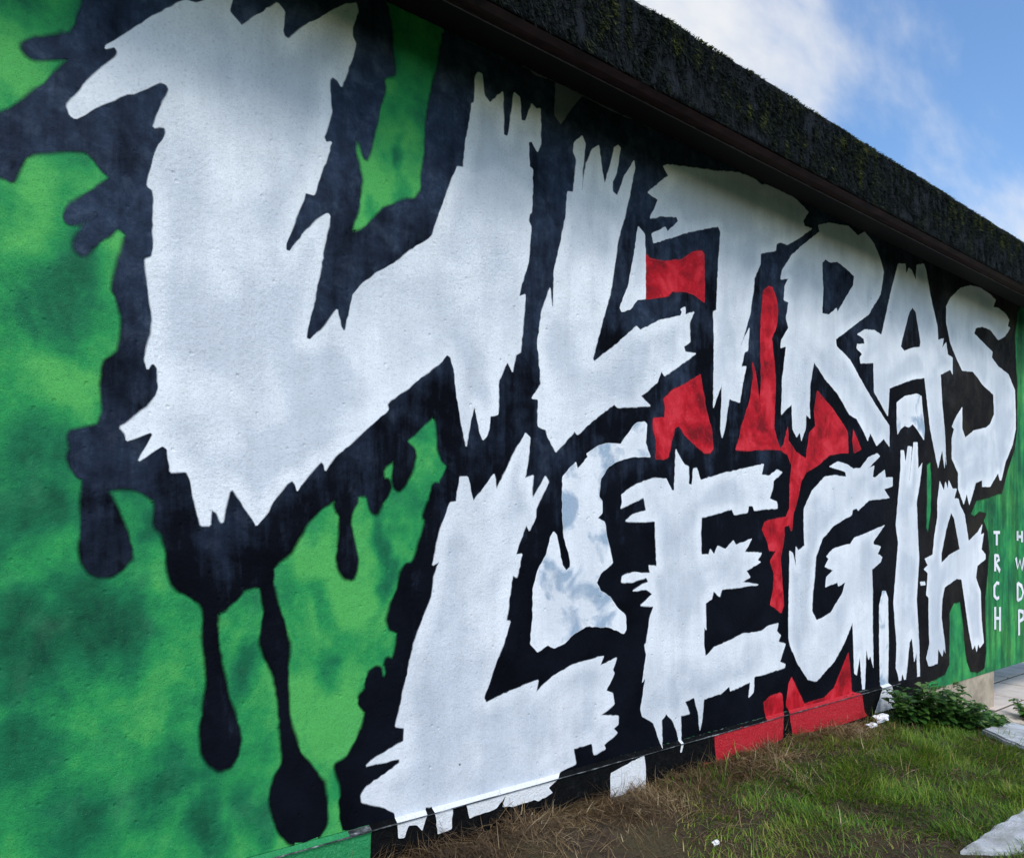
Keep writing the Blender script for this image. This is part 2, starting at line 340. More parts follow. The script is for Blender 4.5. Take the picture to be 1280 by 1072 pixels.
# ------------------------------------------------------------------ the mural, in millimetres on the wall (x along it, z up)
MURAL = {
    'black': [
        [(293, 3302), (270, 2877), (252, 2810), (239, 2770), (235, 2754), (147, 2709), (124, 2690), (118, 2674), (126, 2664), (141, 2658), (231, 2691), (225, 2670), (157, 2570), (90, 2487), (63, 2462), (-9, 2394), (-17, 2282), (27, 2297), (63, 2298), (90, 2288), (100, 2323), (118, 2367), (137, 2387), (196, 2412), (272, 2433), (293, 2413), (314, 2386), (339, 2367), (225, 2243), (217, 2222), (221, 2206), (231, 2204), (256, 2220), (305, 2259), (280, 2221), (248, 2152), (250, 2133), (262, 2124), (280, 2143), (350, 2222), (361, 2224), (383, 2205), (378, 2177), (365, 2125), (344, 2029), (361, 1986), (372, 1956), (369, 1894), (361, 1844), (324, 1810), (318, 1790), (316, 1717), (322, 1658), (305, 1615), (266, 1598), (235, 1591), (231, 1579), (237, 1544), (229, 1515), (235, 1490), (250, 1462), (268, 1455), (264, 1332), (260, 1242), (264, 1213), (280, 1182), (301, 1169), (335, 1167), (365, 1186), (387, 1219), (389, 1249), (378, 1288), (356, 1344), (329, 1405), (318, 1428), (361, 1437), (394, 1436), (427, 1422), (463, 1398), (463, 1358), (461, 1320), (488, 1290), (495, 1232), (502, 1168), (512, 1135), (531, 1111), (566, 1088), (596, 1068), (606, 1047), (606, 932), (615, 864), (618, 811), (606, 722), (596, 646), (601, 583), (620, 544), (653, 518), (683, 520), (707, 553), (714, 601), (709, 640), (691, 695), (671, 765), (653, 846), (643, 929), (635, 992), (638, 1032), (666, 1043), (704, 1072), (725, 1106), (764, 1114), (789, 1108), (794, 1075), (802, 1033), (791, 952), (791, 914), (802, 869), (838, 796), (852, 698), (860, 603), (866, 525), (863, 492), (838, 454), (824, 413), (821, 368), (832, 314), (852, 256), (885, 215), (936, 200), (937, 200), (939, 200), (990, 207), (1014, 240), (1017, 308), (1002, 393), (966, 454), (931, 500), (908, 543), (885, 613), (877, 694), (874, 778), (874, 847), (877, 905), (860, 988), (838, 1044), (824, 1100), (824, 1169), (843, 1196), (885, 1228), (937, 1320), (996, 1377), (1041, 1410), (1062, 1419), (1056, 1387), (1075, 1349), (1075, 1276), (1062, 1204), (1071, 1160), (1093, 1130), (1118, 1123), (1131, 1152), (1137, 1187), (1131, 1217), (1118, 1270), (1106, 1320), (1112, 1364), (1134, 1400), (1137, 1432), (1182, 1433), (1186, 1407), (1199, 1371), (1215, 1365), (1231, 1395), (1258, 1426), (1272, 1463), (1265, 1487), (1241, 1486), (1238, 1523), (1248, 1544), (1272, 1558), (1295, 1577), (1292, 1534), (1289, 1488), (1295, 1464), (1309, 1452), (1333, 1474), (1358, 1522), (1379, 1585), (1375, 1610), (1351, 1627), (1340, 1645), (1361, 1662), (1393, 1689), (1422, 1719), (1462, 1755), (1480, 1734), (1487, 1687), (1491, 1623), (1506, 1576), (1532, 1555), (1513, 1512), (1491, 1473), (1476, 1482), (1462, 1472), (1451, 1415), (1422, 1351), (1436, 1336), (1422, 1289), (1396, 1211), (1368, 1165), (1344, 1165), (1326, 1135), (1309, 1074), (1282, 1015), (1268, 955), (1275, 924), (1309, 906), (1306, 863), (1299, 830), (1282, 798), (1262, 810), (1255, 795), (1262, 758), (1248, 730), (1235, 746), (1231, 777), (1215, 782), (1189, 767), (1176, 739), (1176, 704), (1150, 684), (1147, 656), (1166, 633), (1176, 623), (1166, 567), (1134, 517), (1103, 468), (1087, 457), (1056, 447), (1062, 421), (1078, 376), (1081, 334), (1071, 314), (1075, 251), (1087, 202), (1186, 201), (1478, 200), (1551, 200), (1854, 200), (2130, 200), (3108, 200), (4061, 200), (4857, 200), (5221, 124), (5347, 21), (5739, 45), (5792, 128), (6068, 153), (6154, 218), (6154, 376), (6154, 623), (6241, 699), (6360, 704), (6421, 537), (6452, 345), (6498, 203), (6560, 117), (6704, 92), (6835, 109), (6868, 227), (6852, 535), (6852, 705), (6902, 908), (6936, 1079), (6902, 1251), (6819, 1353), (6868, 1408), (6753, 1420), (6624, 1379), (6545, 1399), (6672, 1519), (7214, 1600), (7323, 1766), (7396, 1869), (7508, 2004), (7565, 2182), (7565, 2587), (7508, 3013), (7584, 3257), (7642, 3302)],
        [(1272, 3302), (1258, 3302), (1278, 3165), (1289, 3041), (1245, 3012), (1245, 2955), (1205, 2799), (1182, 2708), (1173, 2681), (1156, 2730), (1134, 2755), (1125, 2740), (1125, 2690), (1150, 2595), (1140, 2494), (1109, 2398), (1125, 2384), (1150, 2399), (1199, 2450), (1248, 2511), (1316, 2553), (1386, 2584), (1411, 2622), (1429, 2778), (1440, 2946), (1476, 3095), (1495, 3156), (1513, 3301), (1521, 3302), (1502, 3302)],
        [(5766, 1773), (5833, 1801), (5860, 1656), (5846, 1411), (5792, 1241), (5752, 1290), (5766, 1531)],
    ],
    'U': [
        [(547, 2996), (507, 2955), (449, 2901), (405, 2850), (361, 2800), (324, 2761), (320, 2750), (333, 2759), (346, 2767), (356, 2754), (352, 2738), (329, 2709), (287, 2653), (256, 2599), (223, 2545), (231, 2519), (244, 2514), (266, 2533), (307, 2576), (361, 2622), (416, 2659), (449, 2688), (472, 2707), (491, 2706), (500, 2692), (493, 2669), (472, 2619), (454, 2558), (470, 2568), (488, 2569), (491, 2552), (482, 2529), (461, 2485), (447, 2425), (436, 2370), (452, 2362), (456, 2333), (454, 2288), (452, 2232), (454, 2182), (449, 2151), (431, 2140), (434, 2103), (445, 2006), (452, 1957), (449, 1912), (436, 1867), (429, 1829), (436, 1800), (445, 1819), (454, 1822), (465, 1809), (468, 1747), (461, 1721), (438, 1683), (405, 1653), (378, 1626), (361, 1615), (376, 1597), (378, 1575), (409, 1589), (445, 1607), (452, 1600), (436, 1566), (411, 1515), (449, 1545), (479, 1567), (493, 1557), (495, 1530), (502, 1485), (524, 1488), (550, 1489), (562, 1461), (566, 1431), (579, 1372), (593, 1317), (620, 1317), (623, 1359), (625, 1370), (643, 1359), (655, 1328), (660, 1328), (671, 1391), (681, 1431), (694, 1437), (709, 1413), (743, 1360), (770, 1315), (797, 1347), (838, 1416), (874, 1462), (894, 1474), (905, 1460), (911, 1435), (937, 1475), (981, 1528), (999, 1546), (1011, 1535), (1014, 1512), (1050, 1566), (1118, 1623), (1166, 1668), (1215, 1711), (1265, 1755), (1258, 1775), (1272, 1792), (1351, 1847), (1422, 1908), (1487, 1958), (1525, 2001), (1543, 1994), (1559, 1945), (1570, 1855), (1582, 1792), (1601, 1708), (1617, 1638), (1632, 1711), (1656, 1809), (1672, 1751), (1684, 1702), (1700, 1670), (1720, 1688), (1732, 1719), (1737, 1773), (1778, 1783), (1782, 1929), (1803, 1969), (1828, 2013), (1854, 1972), (1871, 2050), (1897, 2064), (1915, 2230), (1924, 2319), (1889, 2302), (1897, 2341), (1941, 2462), (1946, 2515), (1955, 2622), (1941, 2640), (1946, 2672), (1959, 2683), (1964, 2873), (1946, 2879), (1941, 2985), (1959, 2995), (1991, 2959), (2009, 3000), (2009, 3155), (1986, 3144), (1959, 3159), (1924, 3070), (1902, 3066), (1893, 3164), (1863, 3174), (1850, 3087), (1828, 2973), (1807, 2973), (1803, 3156), (1737, 3085), (1708, 3105), (1696, 3190), (1676, 3189), (1664, 3168), (1656, 3056), (1644, 3049), (1636, 2980), (1613, 2874), (1605, 2774), (1574, 2768), (1521, 2637), (1491, 2561), (1458, 2461), (1440, 2441), (1386, 2403), (1316, 2335), (1215, 2261), (1150, 2200), (1121, 2162), (1109, 2104), (1093, 2028), (1084, 2021), (1071, 2039), (1059, 2098), (1002, 2013), (957, 1972), (943, 1976), (954, 2034), (987, 2191), (1014, 2340), (1032, 2431), (1023, 2437), (996, 2413), (943, 2354), (911, 2307), (885, 2268), (871, 2270), (871, 2292), (911, 2408), (934, 2462), (940, 2489), (972, 2489), (1038, 2698), (1017, 2689), (1008, 2706), (1038, 2808), (1029, 2920), (1041, 2936), (1062, 2930), (1075, 2911), (1125, 3059), (1131, 3091), (1118, 3112), (1118, 3145), (1140, 3213), (1134, 3240), (1093, 3219), (1032, 3164), (943, 3080), (882, 3005), (866, 3007), (860, 3024), (866, 3096), (843, 3114), (770, 3041), (722, 2984), (681, 3017), (691, 3061), (694, 3089), (653, 3081), (620, 3051), (608, 3020), (579, 2999)],
    ],
    'L': [
        [(2159, 2727), (2168, 2832), (2202, 2838), (2222, 2994), (2202, 3024), (2207, 3066), (2257, 3115), (2277, 3085), (2257, 2960), (2257, 2860), (2282, 2993), (2322, 3073), (2363, 3105), (2379, 3015), (2400, 2934), (2437, 3032), (2464, 3125), (2491, 3145), (2507, 3138), (2480, 3007), (2453, 2960), (2453, 2911), (2485, 2900), (2534, 3011), (2601, 3105), (2607, 3071), (2573, 2944), (2540, 2826), (2512, 2753), (2485, 2669), (2464, 2549), (2437, 2417), (2384, 2274), (2322, 2095), (2332, 2082), (2453, 2163), (2618, 2294), (2646, 2279), (2793, 2355), (2946, 2402), (2959, 2425), (2946, 2435), (2984, 2455), (2984, 2413), (3055, 2442), (3017, 2376), (3023, 2280), (2972, 2248), (2984, 2220), (3069, 2224), (2928, 2137), (2823, 2075), (2799, 2096), (2769, 2036), (2646, 1954), (2716, 1913), (2485, 1883), (2464, 1896), (2358, 1829), (2262, 1757), (2227, 1732), (2207, 1749), (2202, 1738), (2097, 1644), (2050, 1708), (2041, 1740), (1995, 1750), (1995, 1870), (1959, 1870), (2013, 1939), (2009, 1981), (1991, 2113), (2018, 2266), (2064, 2374), (2073, 2294), (2083, 2292), (2087, 2458), (2125, 2585)],
    ],
    'sliver': [
        [(2629, 2789), (2675, 2761), (2681, 2663), (2681, 2440), (2624, 2425), (2573, 2369), (2512, 2346), (2501, 2364), (2562, 2492), (2601, 2645), (2618, 2747)],
    ],
    'T': [
        [(2847, 3159), (3209, 3233), (3436, 3290), (3571, 3302), (3663, 3283), (3711, 3302), (3992, 3302), (4150, 3256), (4088, 3186), (4105, 3155), (4186, 3161), (4026, 3058), (3915, 2998), (3898, 2999), (3849, 2997), (3807, 2977), (3799, 2938), (3719, 2910), (3648, 2885), (3648, 2824), (3586, 2729), (3586, 2701), (3548, 2515), (3458, 2320), (3540, 2437), (3525, 2307), (3495, 2293), (3465, 2204), (3510, 2214), (3473, 2096), (3451, 2004), (3356, 2016), (3314, 1844), (3292, 1794), (3278, 1842), (3292, 2093), (3216, 1950), (3223, 2298), (3216, 2470), (3244, 2484), (3251, 2638), (3278, 2920), (3258, 2945), (3042, 2867), (2739, 2732), (2727, 2774), (2829, 2835), (2847, 2815), (2928, 2888), (2915, 2910), (2805, 2886), (2716, 2851), (2775, 2959), (2698, 2974), (2853, 3103), (2811, 3140)],
    ],
    'R': [
        [(4278, 3163), (4259, 3199), (4381, 3244), (4627, 3285), (4751, 3251), (4836, 3299), (4966, 3248), (5055, 3157), (5101, 3083), (5055, 2918), (4889, 2750), (4678, 2633), (4468, 2516), (4478, 2470), (4647, 2406), (4836, 2252), (4999, 2133), (5181, 2015), (5181, 1868), (5101, 1919), (4999, 1862), (4911, 1944), (4879, 1887), (4804, 1963), (4730, 2026), (4637, 2045), (4497, 2162), (4334, 2246), (4213, 2336), (4168, 2191), (4159, 2051), (4168, 1977), (4123, 1998), (4114, 1908), (4070, 1831), (4052, 1883), (4018, 1851), (3975, 1897), (3966, 2046), (3890, 2000), (3857, 1973), (3865, 2179), (3907, 2386), (3849, 2368), (3857, 2417), (3932, 2501), (3907, 2554), (3932, 2655), (3882, 2660), (3890, 2743), (3932, 2799), (3849, 2777), (3865, 2833), (3966, 2947), (4105, 3047)],
        [(4305, 2977), (4343, 3006), (4400, 2998), (4487, 3022), (4577, 3005), (4699, 2972), (4688, 2906), (4577, 2790), (4487, 2695), (4478, 2719), (4381, 2656), (4305, 2653), (4315, 2791)],
    ],
    'A': [
        [(5311, 3185), (5421, 3209), (5433, 3136), (5470, 3190), (5520, 3183), (5583, 3125), (5596, 3235), (5713, 3272), (5752, 3232), (5819, 3064), (5942, 2841), (5955, 2739), (6053, 2766), (6025, 2687), (6096, 2741), (6125, 2651), (6212, 2638), (6212, 2505), (6168, 2538), (5997, 2479), (6025, 2252), (6068, 2063), (6096, 1783), (6082, 1895), (6068, 1757), (6025, 1898), (5955, 1752), (5887, 1895), (5819, 2043), (5792, 2150), (5726, 2421), (5533, 2385), (5181, 2281), (5170, 2167), (5158, 2081), (4966, 2229), (4955, 2431), (4782, 2403), (4772, 2439), (4804, 2465), (4730, 2497), (4740, 2525), (4836, 2540), (4825, 2576), (4740, 2590), (4836, 2637), (4966, 2653), (5067, 2636), (5135, 2793), (5216, 2994)],
        [(5533, 2915), (5583, 2889), (5661, 2675), (5648, 2638), (5533, 2615), (5408, 2573), (5347, 2599), (5408, 2724), (5482, 2871)],
    ],
    'under_A': [
        [(5287, 2190), (5408, 2248), (5596, 2286), (5674, 2277), (5687, 2200), (5726, 2036), (5713, 1951), (5596, 2025), (5533, 2056), (5470, 2027), (5408, 2034), (5347, 2006), (5299, 1962), (5287, 2035)],
    ],
    'S': [
        [(6096, 3023), (6168, 3099), (6360, 3219), (6545, 3275), (6753, 3296), (6953, 3281), (7073, 3256), (7021, 3184), (7126, 3196), (7304, 3172), (7378, 3135), (7341, 3072), (7396, 3066), (7286, 2978), (7126, 2918), (6953, 2980), (6786, 2980), (6656, 2945), (6624, 2894), (6835, 2840), (7004, 2796), (6987, 2746), (7126, 2689), (7359, 2648), (7508, 2523), (7527, 2309), (7527, 2179), (7452, 2029), (7286, 1863), (7196, 1705), (7161, 1703), (7126, 1765), (6953, 1641), (6786, 1636), (6786, 1690), (6656, 1665), (6592, 1564), (6529, 1477), (6482, 1568), (6421, 1482), (6315, 1602), (6315, 1730), (6197, 1839), (6197, 1997), (6241, 2077), (6197, 2092), (6285, 2182), (6391, 2263), (6391, 2088), (6452, 2022), (6624, 2094), (6852, 2132), (6953, 2174), (7038, 2264), (7021, 2434), (6786, 2496), (6672, 2549), (6592, 2579), (6391, 2560), (6285, 2642), (6168, 2752), (6096, 2898)],
    ],
    'L2': [
        [(1570, 1411), (1586, 1512), (1624, 1514), (1652, 1412), (1757, 1532), (1770, 1465), (1854, 1612), (1924, 1717), (1950, 1698), (1937, 1596), (1919, 1518), (1968, 1534), (1959, 1457), (1964, 1432), (2036, 1533), (2055, 1509), (1982, 1387), (1982, 1352), (1946, 1292), (1928, 1320), (1871, 1189), (1906, 1192), (1876, 1092), (1854, 1104), (1820, 907), (1841, 906), (1807, 813), (1770, 748), (1704, 597), (1716, 575), (1770, 590), (1858, 610), (1995, 634), (1982, 581), (2078, 641), (2197, 678), (2395, 697), (2369, 653), (2480, 679), (2453, 623), (2464, 606), (2410, 530), (2453, 512), (2464, 459), (2369, 419), (2491, 396), (2491, 357), (2458, 342), (2485, 318), (2395, 276), (2405, 255), (2332, 242), (2317, 298), (2202, 296), (2217, 223), (2130, 207), (2121, 200), (2038, 157), (2061, 131), (1979, 111), (1957, 123), (1839, 120), (1784, 132), (1801, 175), (1755, 134), (1619, 124), (1603, 186), (1539, 186), (1535, 104), (1468, 99), (1455, 200), (1454, 205), (1429, 212), (1426, 200), (1399, 130), (1375, 159), (1340, 166), (1322, 123), (1295, 128), (1292, 200), (1289, 222), (1248, 251), (1156, 292), (1153, 318), (1173, 342), (1313, 405), (1313, 423), (1173, 422), (1215, 447), (1330, 485), (1333, 538), (1295, 548), (1333, 692), (1375, 856), (1411, 940), (1454, 1032), (1465, 1111), (1491, 1173), (1458, 1158), (1495, 1301), (1540, 1407)],
    ],
    'bone': [
        [(2507, 1707), (2573, 1778), (2590, 1799), (2624, 1821), (2675, 1830), (2692, 1819), (2681, 1726), (2716, 1657), (2590, 1650), (2491, 1625), (2426, 1595), (2374, 1535), (2363, 1448), (2384, 1430), (2384, 1373), (2353, 1350), (2400, 1331), (2421, 1240), (2453, 1136), (2374, 1089), (2348, 1045), (2374, 1006), (2437, 972), (2480, 923), (2540, 879), (2545, 808), (2529, 789), (2426, 830), (2282, 847), (2207, 820), (2149, 781), (2087, 765), (2050, 784), (1991, 758), (1950, 798), (1964, 913), (1964, 1036), (1991, 1116), (2041, 1185), (2064, 1263), (2083, 1288), (2101, 1273), (2135, 1135), (2159, 1109), (2183, 1126), (2178, 1170), (2144, 1262), (2135, 1345), (2135, 1534), (2217, 1607), (2227, 1574), (2292, 1633), (2282, 1647), (2358, 1689), (2426, 1705)],
    ],
    'E': [
        [(2512, 1463), (2618, 1517), (2733, 1549), (2835, 1553), (2878, 1493), (2896, 1493), (2909, 1709), (2946, 1661), (2978, 1630), (3010, 1623), (3010, 1530), (3036, 1527), (3049, 1612), (3075, 1617), (3108, 1555), (3292, 1597), (3473, 1631), (3679, 1669), (3656, 1607), (3727, 1601), (3807, 1642), (3865, 1630), (3775, 1575), (3767, 1527), (3735, 1470), (3807, 1453), (3816, 1415), (3703, 1409), (3586, 1398), (3571, 1425), (3533, 1425), (3525, 1388), (3400, 1374), (3378, 1405), (3209, 1372), (3115, 1358), (3108, 1273), (3115, 1158), (3175, 1156), (3189, 1186), (3223, 1155), (3251, 1202), (3321, 1183), (3392, 1231), (3414, 1204), (3563, 1238), (3495, 1162), (3656, 1153), (3617, 1113), (3648, 1102), (3510, 1057), (3548, 1019), (3473, 995), (3624, 973), (3292, 964), (3271, 925), (3216, 959), (3202, 916), (3148, 897), (3155, 752), (3135, 772), (3135, 684), (3148, 612), (3223, 653), (3392, 682), (3473, 702), (3648, 701), (3727, 727), (3824, 734), (3807, 688), (3849, 660), (3824, 624), (3898, 603), (3840, 503), (3898, 482), (3890, 464), (3727, 453), (3586, 446), (3578, 359), (3533, 337), (3548, 423), (3363, 396), (3356, 424), (3278, 393), (3135, 386), (3121, 284), (3102, 222), (3088, 323), (3055, 406), (2978, 395), (3017, 326), (2946, 328), (2951, 200), (2929, 144), (2916, 146), (2929, 200), (2921, 244), (2884, 313), (2835, 354), (2799, 327), (2804, 200), (2782, 186), (2797, 200), (2793, 205), (2739, 324), (2658, 369), (2646, 404), (2681, 558), (2658, 536), (2687, 672), (2675, 722), (2687, 729), (2710, 846), (2739, 909), (2646, 919), (2733, 970), (2687, 997), (2590, 994), (2658, 1022), (2704, 1032), (2687, 1057), (2590, 1037), (2512, 1041), (2518, 1068), (2590, 1085), (2675, 1077), (2716, 1076), (2704, 1116), (2763, 1106), (2757, 1235), (2751, 1336), (2646, 1332), (2540, 1336), (2590, 1367), (2687, 1388), (2669, 1455), (2590, 1426), (2507, 1397), (2518, 1425)],
    ],
    'G': [
        [(4391, 1689), (4487, 1725), (4597, 1715), (4688, 1687), (4782, 1697), (4889, 1778), (5010, 1807), (5044, 1793), (4879, 1701), (4966, 1722), (4944, 1644), (4977, 1640), (5112, 1701), (5124, 1646), (5228, 1650), (5228, 1593), (5101, 1566), (5181, 1507), (4889, 1484), (4751, 1411), (4730, 1427), (4678, 1416), (4668, 1384), (4448, 1315), (4305, 1229), (4231, 1114), (4213, 964), (4195, 880), (4186, 781), (4241, 716), (4400, 750), (4547, 870), (4587, 941), (4497, 920), (4487, 946), (4343, 922), (4353, 983), (4439, 1026), (4334, 1050), (4381, 1100), (4353, 1116), (4429, 1160), (4577, 1184), (4647, 1188), (4699, 1229), (4889, 1265), (5112, 1314), (4955, 1204), (4955, 1182), (5055, 1164), (5010, 1115), (5078, 1091), (5055, 1058), (4933, 1013), (4944, 875), (4944, 600), (4955, 334), (4911, 422), (4889, 397), (4857, 472), (4836, 203), (4804, 207), (4772, 437), (4730, 313), (4699, 328), (4688, 526), (4678, 671), (4577, 548), (4448, 436), (4241, 339), (4141, 361), (4018, 484), (3949, 588), (3932, 638), (3932, 871), (3941, 1026), (3941, 1161), (3975, 1145), (4009, 1062), (4009, 1184), (4035, 1159), (4105, 1187), (4096, 1290), (4096, 1414), (4186, 1529), (4334, 1620), (4448, 1635), (4597, 1630), (4587, 1662), (4497, 1678)],
    ],
    'I': [
        [(5347, 1850), (5396, 1853), (5421, 1773), (5458, 1886), (5520, 1890), (5482, 1636), (5545, 1921), (5609, 1926), (5622, 1730), (5687, 1781), (5648, 1630), (5596, 1480), (5609, 1314), (5635, 1063), (5596, 767), (5635, 436), (5648, 177), (5609, 171), (5596, 374), (5558, 307), (5533, 440), (5520, 489), (5482, 457), (5458, 331), (5421, 167), (5372, 243), (5335, 149), (5311, 233), (5275, 295), (5287, 465), (5240, 773), (5275, 971), (5311, 1188), (5275, 1314), (5311, 1515), (5347, 1718)],
    ],
    'drip': [
        [(5078, 856), (5124, 853), (5158, 806), (5170, 483), (5158, 214), (5168, 200), (5198, 110), (5233, 25), (4926, 30), (5014, 153), (5048, 200), (5044, 229), (5033, 492), (5033, 759)],
    ],
    'A2': [
        [(5983, 1654), (6053, 1582), (6082, 1651), (6125, 1596), (6139, 1666), (6212, 1599), (6285, 1601), (6241, 1523), (6315, 1525), (6360, 1462), (6436, 1398), (6514, 1181), (6688, 1252), (6786, 1319), (6753, 1232), (6819, 1245), (6769, 1110), (6852, 1067), (6852, 1026), (6688, 978), (6656, 878), (6753, 759), (6769, 521), (6819, 327), (6736, 289), (6704, 325), (6672, 262), (6640, 325), (6592, 291), (6514, 457), (6421, 746), (6375, 878), (6285, 889), (6068, 830), (6025, 739), (6011, 596), (6068, 397), (6082, 314), (6053, 355), (6025, 296), (5955, 365), (5942, 250), (5792, 249), (5752, 315), (5806, 412), (5792, 614), (5792, 766), (5752, 787), (5779, 950), (5713, 983), (5779, 1010), (5726, 1061), (5860, 1087), (5887, 1222), (5942, 1375), (5942, 1499)],
        [(6183, 1415), (6241, 1364), (6345, 1119), (6154, 1079), (6011, 1021), (6011, 1096), (6096, 1282)],
    ],
    'dab': [
        [(5648, 889), (5726, 891), (5739, 866), (5661, 865)],
    ],
    'red1': [
        [(2687, 2664), (2716, 2647), (2805, 2654), (2959, 2696), (3010, 2733), (3049, 2758), (3121, 2779), (3141, 2766), (3141, 2509), (3055, 2535), (2978, 2537), (2884, 2519), (2847, 2487), (2687, 2441)],
    ],
    'red2': [
        [(3108, 2118), (3135, 2015), (3155, 1931), (3202, 1836), (3216, 1728), (3189, 1705), (3141, 1702), (3042, 1751), (2978, 1788), (2934, 1831), (2903, 1816), (2878, 1748), (2853, 1664), (2817, 1650), (2757, 1651), (2763, 1740), (2739, 1799), (2739, 1851), (2823, 1863), (2829, 1920), (2817, 1956), (2884, 2008), (3010, 2064)],
    ],
    'red3': [
        [(3679, 2678), (3727, 2710), (3767, 2714), (3807, 2655), (3824, 2587), (3807, 2490), (3759, 2411), (3783, 2297), (3799, 2148), (3783, 1882), (3807, 1827), (3849, 1768), (3882, 1794), (3924, 1907), (3932, 1821), (4018, 1754), (4123, 1726), (4150, 1836), (4159, 1887), (4231, 1932), (4213, 2031), (4250, 2160), (4305, 2131), (4448, 2053), (4577, 1960), (4617, 1927), (4627, 1790), (4547, 1785), (4400, 1766), (4259, 1693), (4123, 1641), (4070, 1585), (4035, 1486), (3983, 1378), (3966, 1281), (3941, 1315), (3890, 1306), (3882, 1220), (3849, 1115), (3865, 995), (3882, 836), (3857, 794), (3743, 849), (3775, 937), (3783, 1032), (3743, 1104), (3807, 1164), (3735, 1165), (3719, 1212), (3663, 1292), (3687, 1329), (3727, 1343), (3907, 1363), (3941, 1412), (3949, 1595), (3966, 1678), (3924, 1739), (3849, 1763), (3727, 1760), (3533, 1739), (3414, 1736), (3451, 1810), (3465, 1870), (3495, 1918), (3548, 2036), (3578, 2154), (3571, 2245), (3601, 2194), (3640, 2023), (3656, 2154), (3648, 2362), (3656, 2534)],
    ],
    'red4': [
        [(4688, 1948), (4793, 1827), (4699, 1794), (4678, 1873)],
    ],
    'red5': [
        [(4627, 474), (4647, 371), (4668, 209), (4711, 200), (4765, 186), (4796, 61), (4839, 27), (3959, 21), (3934, 87), (3909, 186), (3933, 200), (3907, 240), (3932, 358), (3966, 397), (4018, 323), (4105, 213), (4334, 220), (4448, 266), (4547, 383)],
    ],
    'red6': [
        [(3727, 307), (3840, 321), (3865, 308), (3880, 200), (3850, 186), (3834, 9), (3697, 9), (3394, -5), (3217, -3), (3083, 31), (3116, 55), (3211, 37), (3197, 186), (3482, 186), (3504, 182), (3673, 180), (3697, 200), (3679, 286)],
    ],
    'white_block': [
        [(2417, 144), (2497, 159), (2648, 186), (2659, 123), (2659, 4), (2417, 0)],
    ],
    'ghost': [
        [(1897, 3302), (2125, 3302), (2426, 3302), (2629, 3302), (2629, 3302), (2601, 3302), (2562, 3296), (2426, 3292), (2257, 3297), (2197, 3224), (2125, 3123), (2087, 3150), (2092, 3302), (2055, 3302), (2018, 3293), (1977, 3289), (1941, 3302)],
    ],
    'black_plinth': [
        [(1186, 207), (1186, 200), (1176, -69), (2625, -287), (5347, -267), (5347, 194), (2719, 200)],
    ],
}
STROKES = {
    'T': [[(7021, 1250), (7161, 1249)], [(7091, 1249), (7091, 1138)]],
    'R': [[(7056, 1062), (7056, 915)], [(7056, 1055), (7126, 1046), (7143, 1017), (7073, 984), (7161, 911)]],
    'C': [[(7143, 806), (7091, 816), (7038, 784), (7038, 707), (7091, 676), (7143, 687)]],
    'H': [[(7056, 609), (7056, 414)], [(7161, 601), (7161, 390)], [(7056, 511), (7161, 503)]],
    'H2': [[(7565, 1260), (7565, 1172)], [(7671, 1259), (7671, 1156)], [(7565, 1209), (7671, 1207)]],
    'W': [[(7527, 1020), (7565, 923), (7623, 995), (7671, 904), (7720, 1014)]],
    'D': [[(7565, 791), (7565, 630)], [(7565, 791), (7661, 757), (7700, 695), (7661, 646), (7565, 630)]],
    'P': [[(7594, 548), (7603, 313)], [(7594, 540), (7700, 518), (7700, 458), (7603, 437)]],
}


D = 2.472            # wall plane
PL = .02             # how far the plinth stands proud
LEDGE, TOP, XL = .20, 3.303, 5.3
X0, X1, XP = -3.2, 9.4, 7.06

# ------------------------------------------------------------------ terrain
def gz(x, y):
    x = np.asarray(x, float); y = np.asarray(y, float)
    near = np.exp(-((x-3.5)**2+(y-1.5)**2)/60)
    z = -.27*sst(4.7, 6.5, x)+.03*sst(1.7, 2.4, y)*sst(6.0, 4.5, x)
    z = z-.02*sst(1.7, .6, y)*sst(5.5, 4.5, x)
    z = z+.035*np.exp(-((x-1.9)**2/.5+(y-2.25)**2/.12))
    flat = sst(6.4, 5.8, x)
    z = z+near*flat*((vnoise(x*2.3, y*2.3, 1)-.5)*.05+(vnoise(x*7, y*7, 2)-.5)*.03+(vnoise(x*19, y*19, 3)-.5)*.014)
    return z
def axis(lo, hi, step, far):
    c = list(np.arange(lo, hi+1e-6, step)); a = []; s = step; x = lo
    while x > -far: s *= 1.45; x -= s; a.append(x)
    b = []; s = step; x = c[-1]
    while x < far: s *= 1.45; x += s; b.append(x)
    return np.array(a[::-1]+c+b)
gx = axis(.6, 8.2, .035, 400); gy = axis(.2, 3.2, .035, 400)
GX, GY = np.meshgrid(gx, gy); nxg, nyg = len(gx), len(gy)
ids = np.arange(nxg*nyg).reshape(nyg, nxg)
gf = np.stack([ids[:-1, :-1], ids[:-1, 1:], ids[1:, 1:], ids[1:, :-1]], -1).reshape(-1, 4)
gme = np_mesh('ground', np.stack([GX, GY, gz(GX, GY)], -1).reshape(-1, 3), gf)
for p in gme.polygons: p.use_smooth = True
tag(link('ground', gme, M['ground']), kind='structure')

# ------------------------------------------------------------------ building
bld = tag(empty('painted_building', ((X0+XP)/2, D+.5, 0)),
          'low building with a graffiti wall under a mossy flat roof edge', 'building')
def part(name, bm, mat, parent=bld, label=None, smooth=False):
    o = from_bm(name, bm, mat, None, smooth)
    o.parent = parent
    base = parent
    off = Vector((0, 0, 0))
    while base is not None: off += base.location; base = base.parent
    o.matrix_parent_inverse.identity(); o.location = -off
    if label: o['label'] = label
    return o
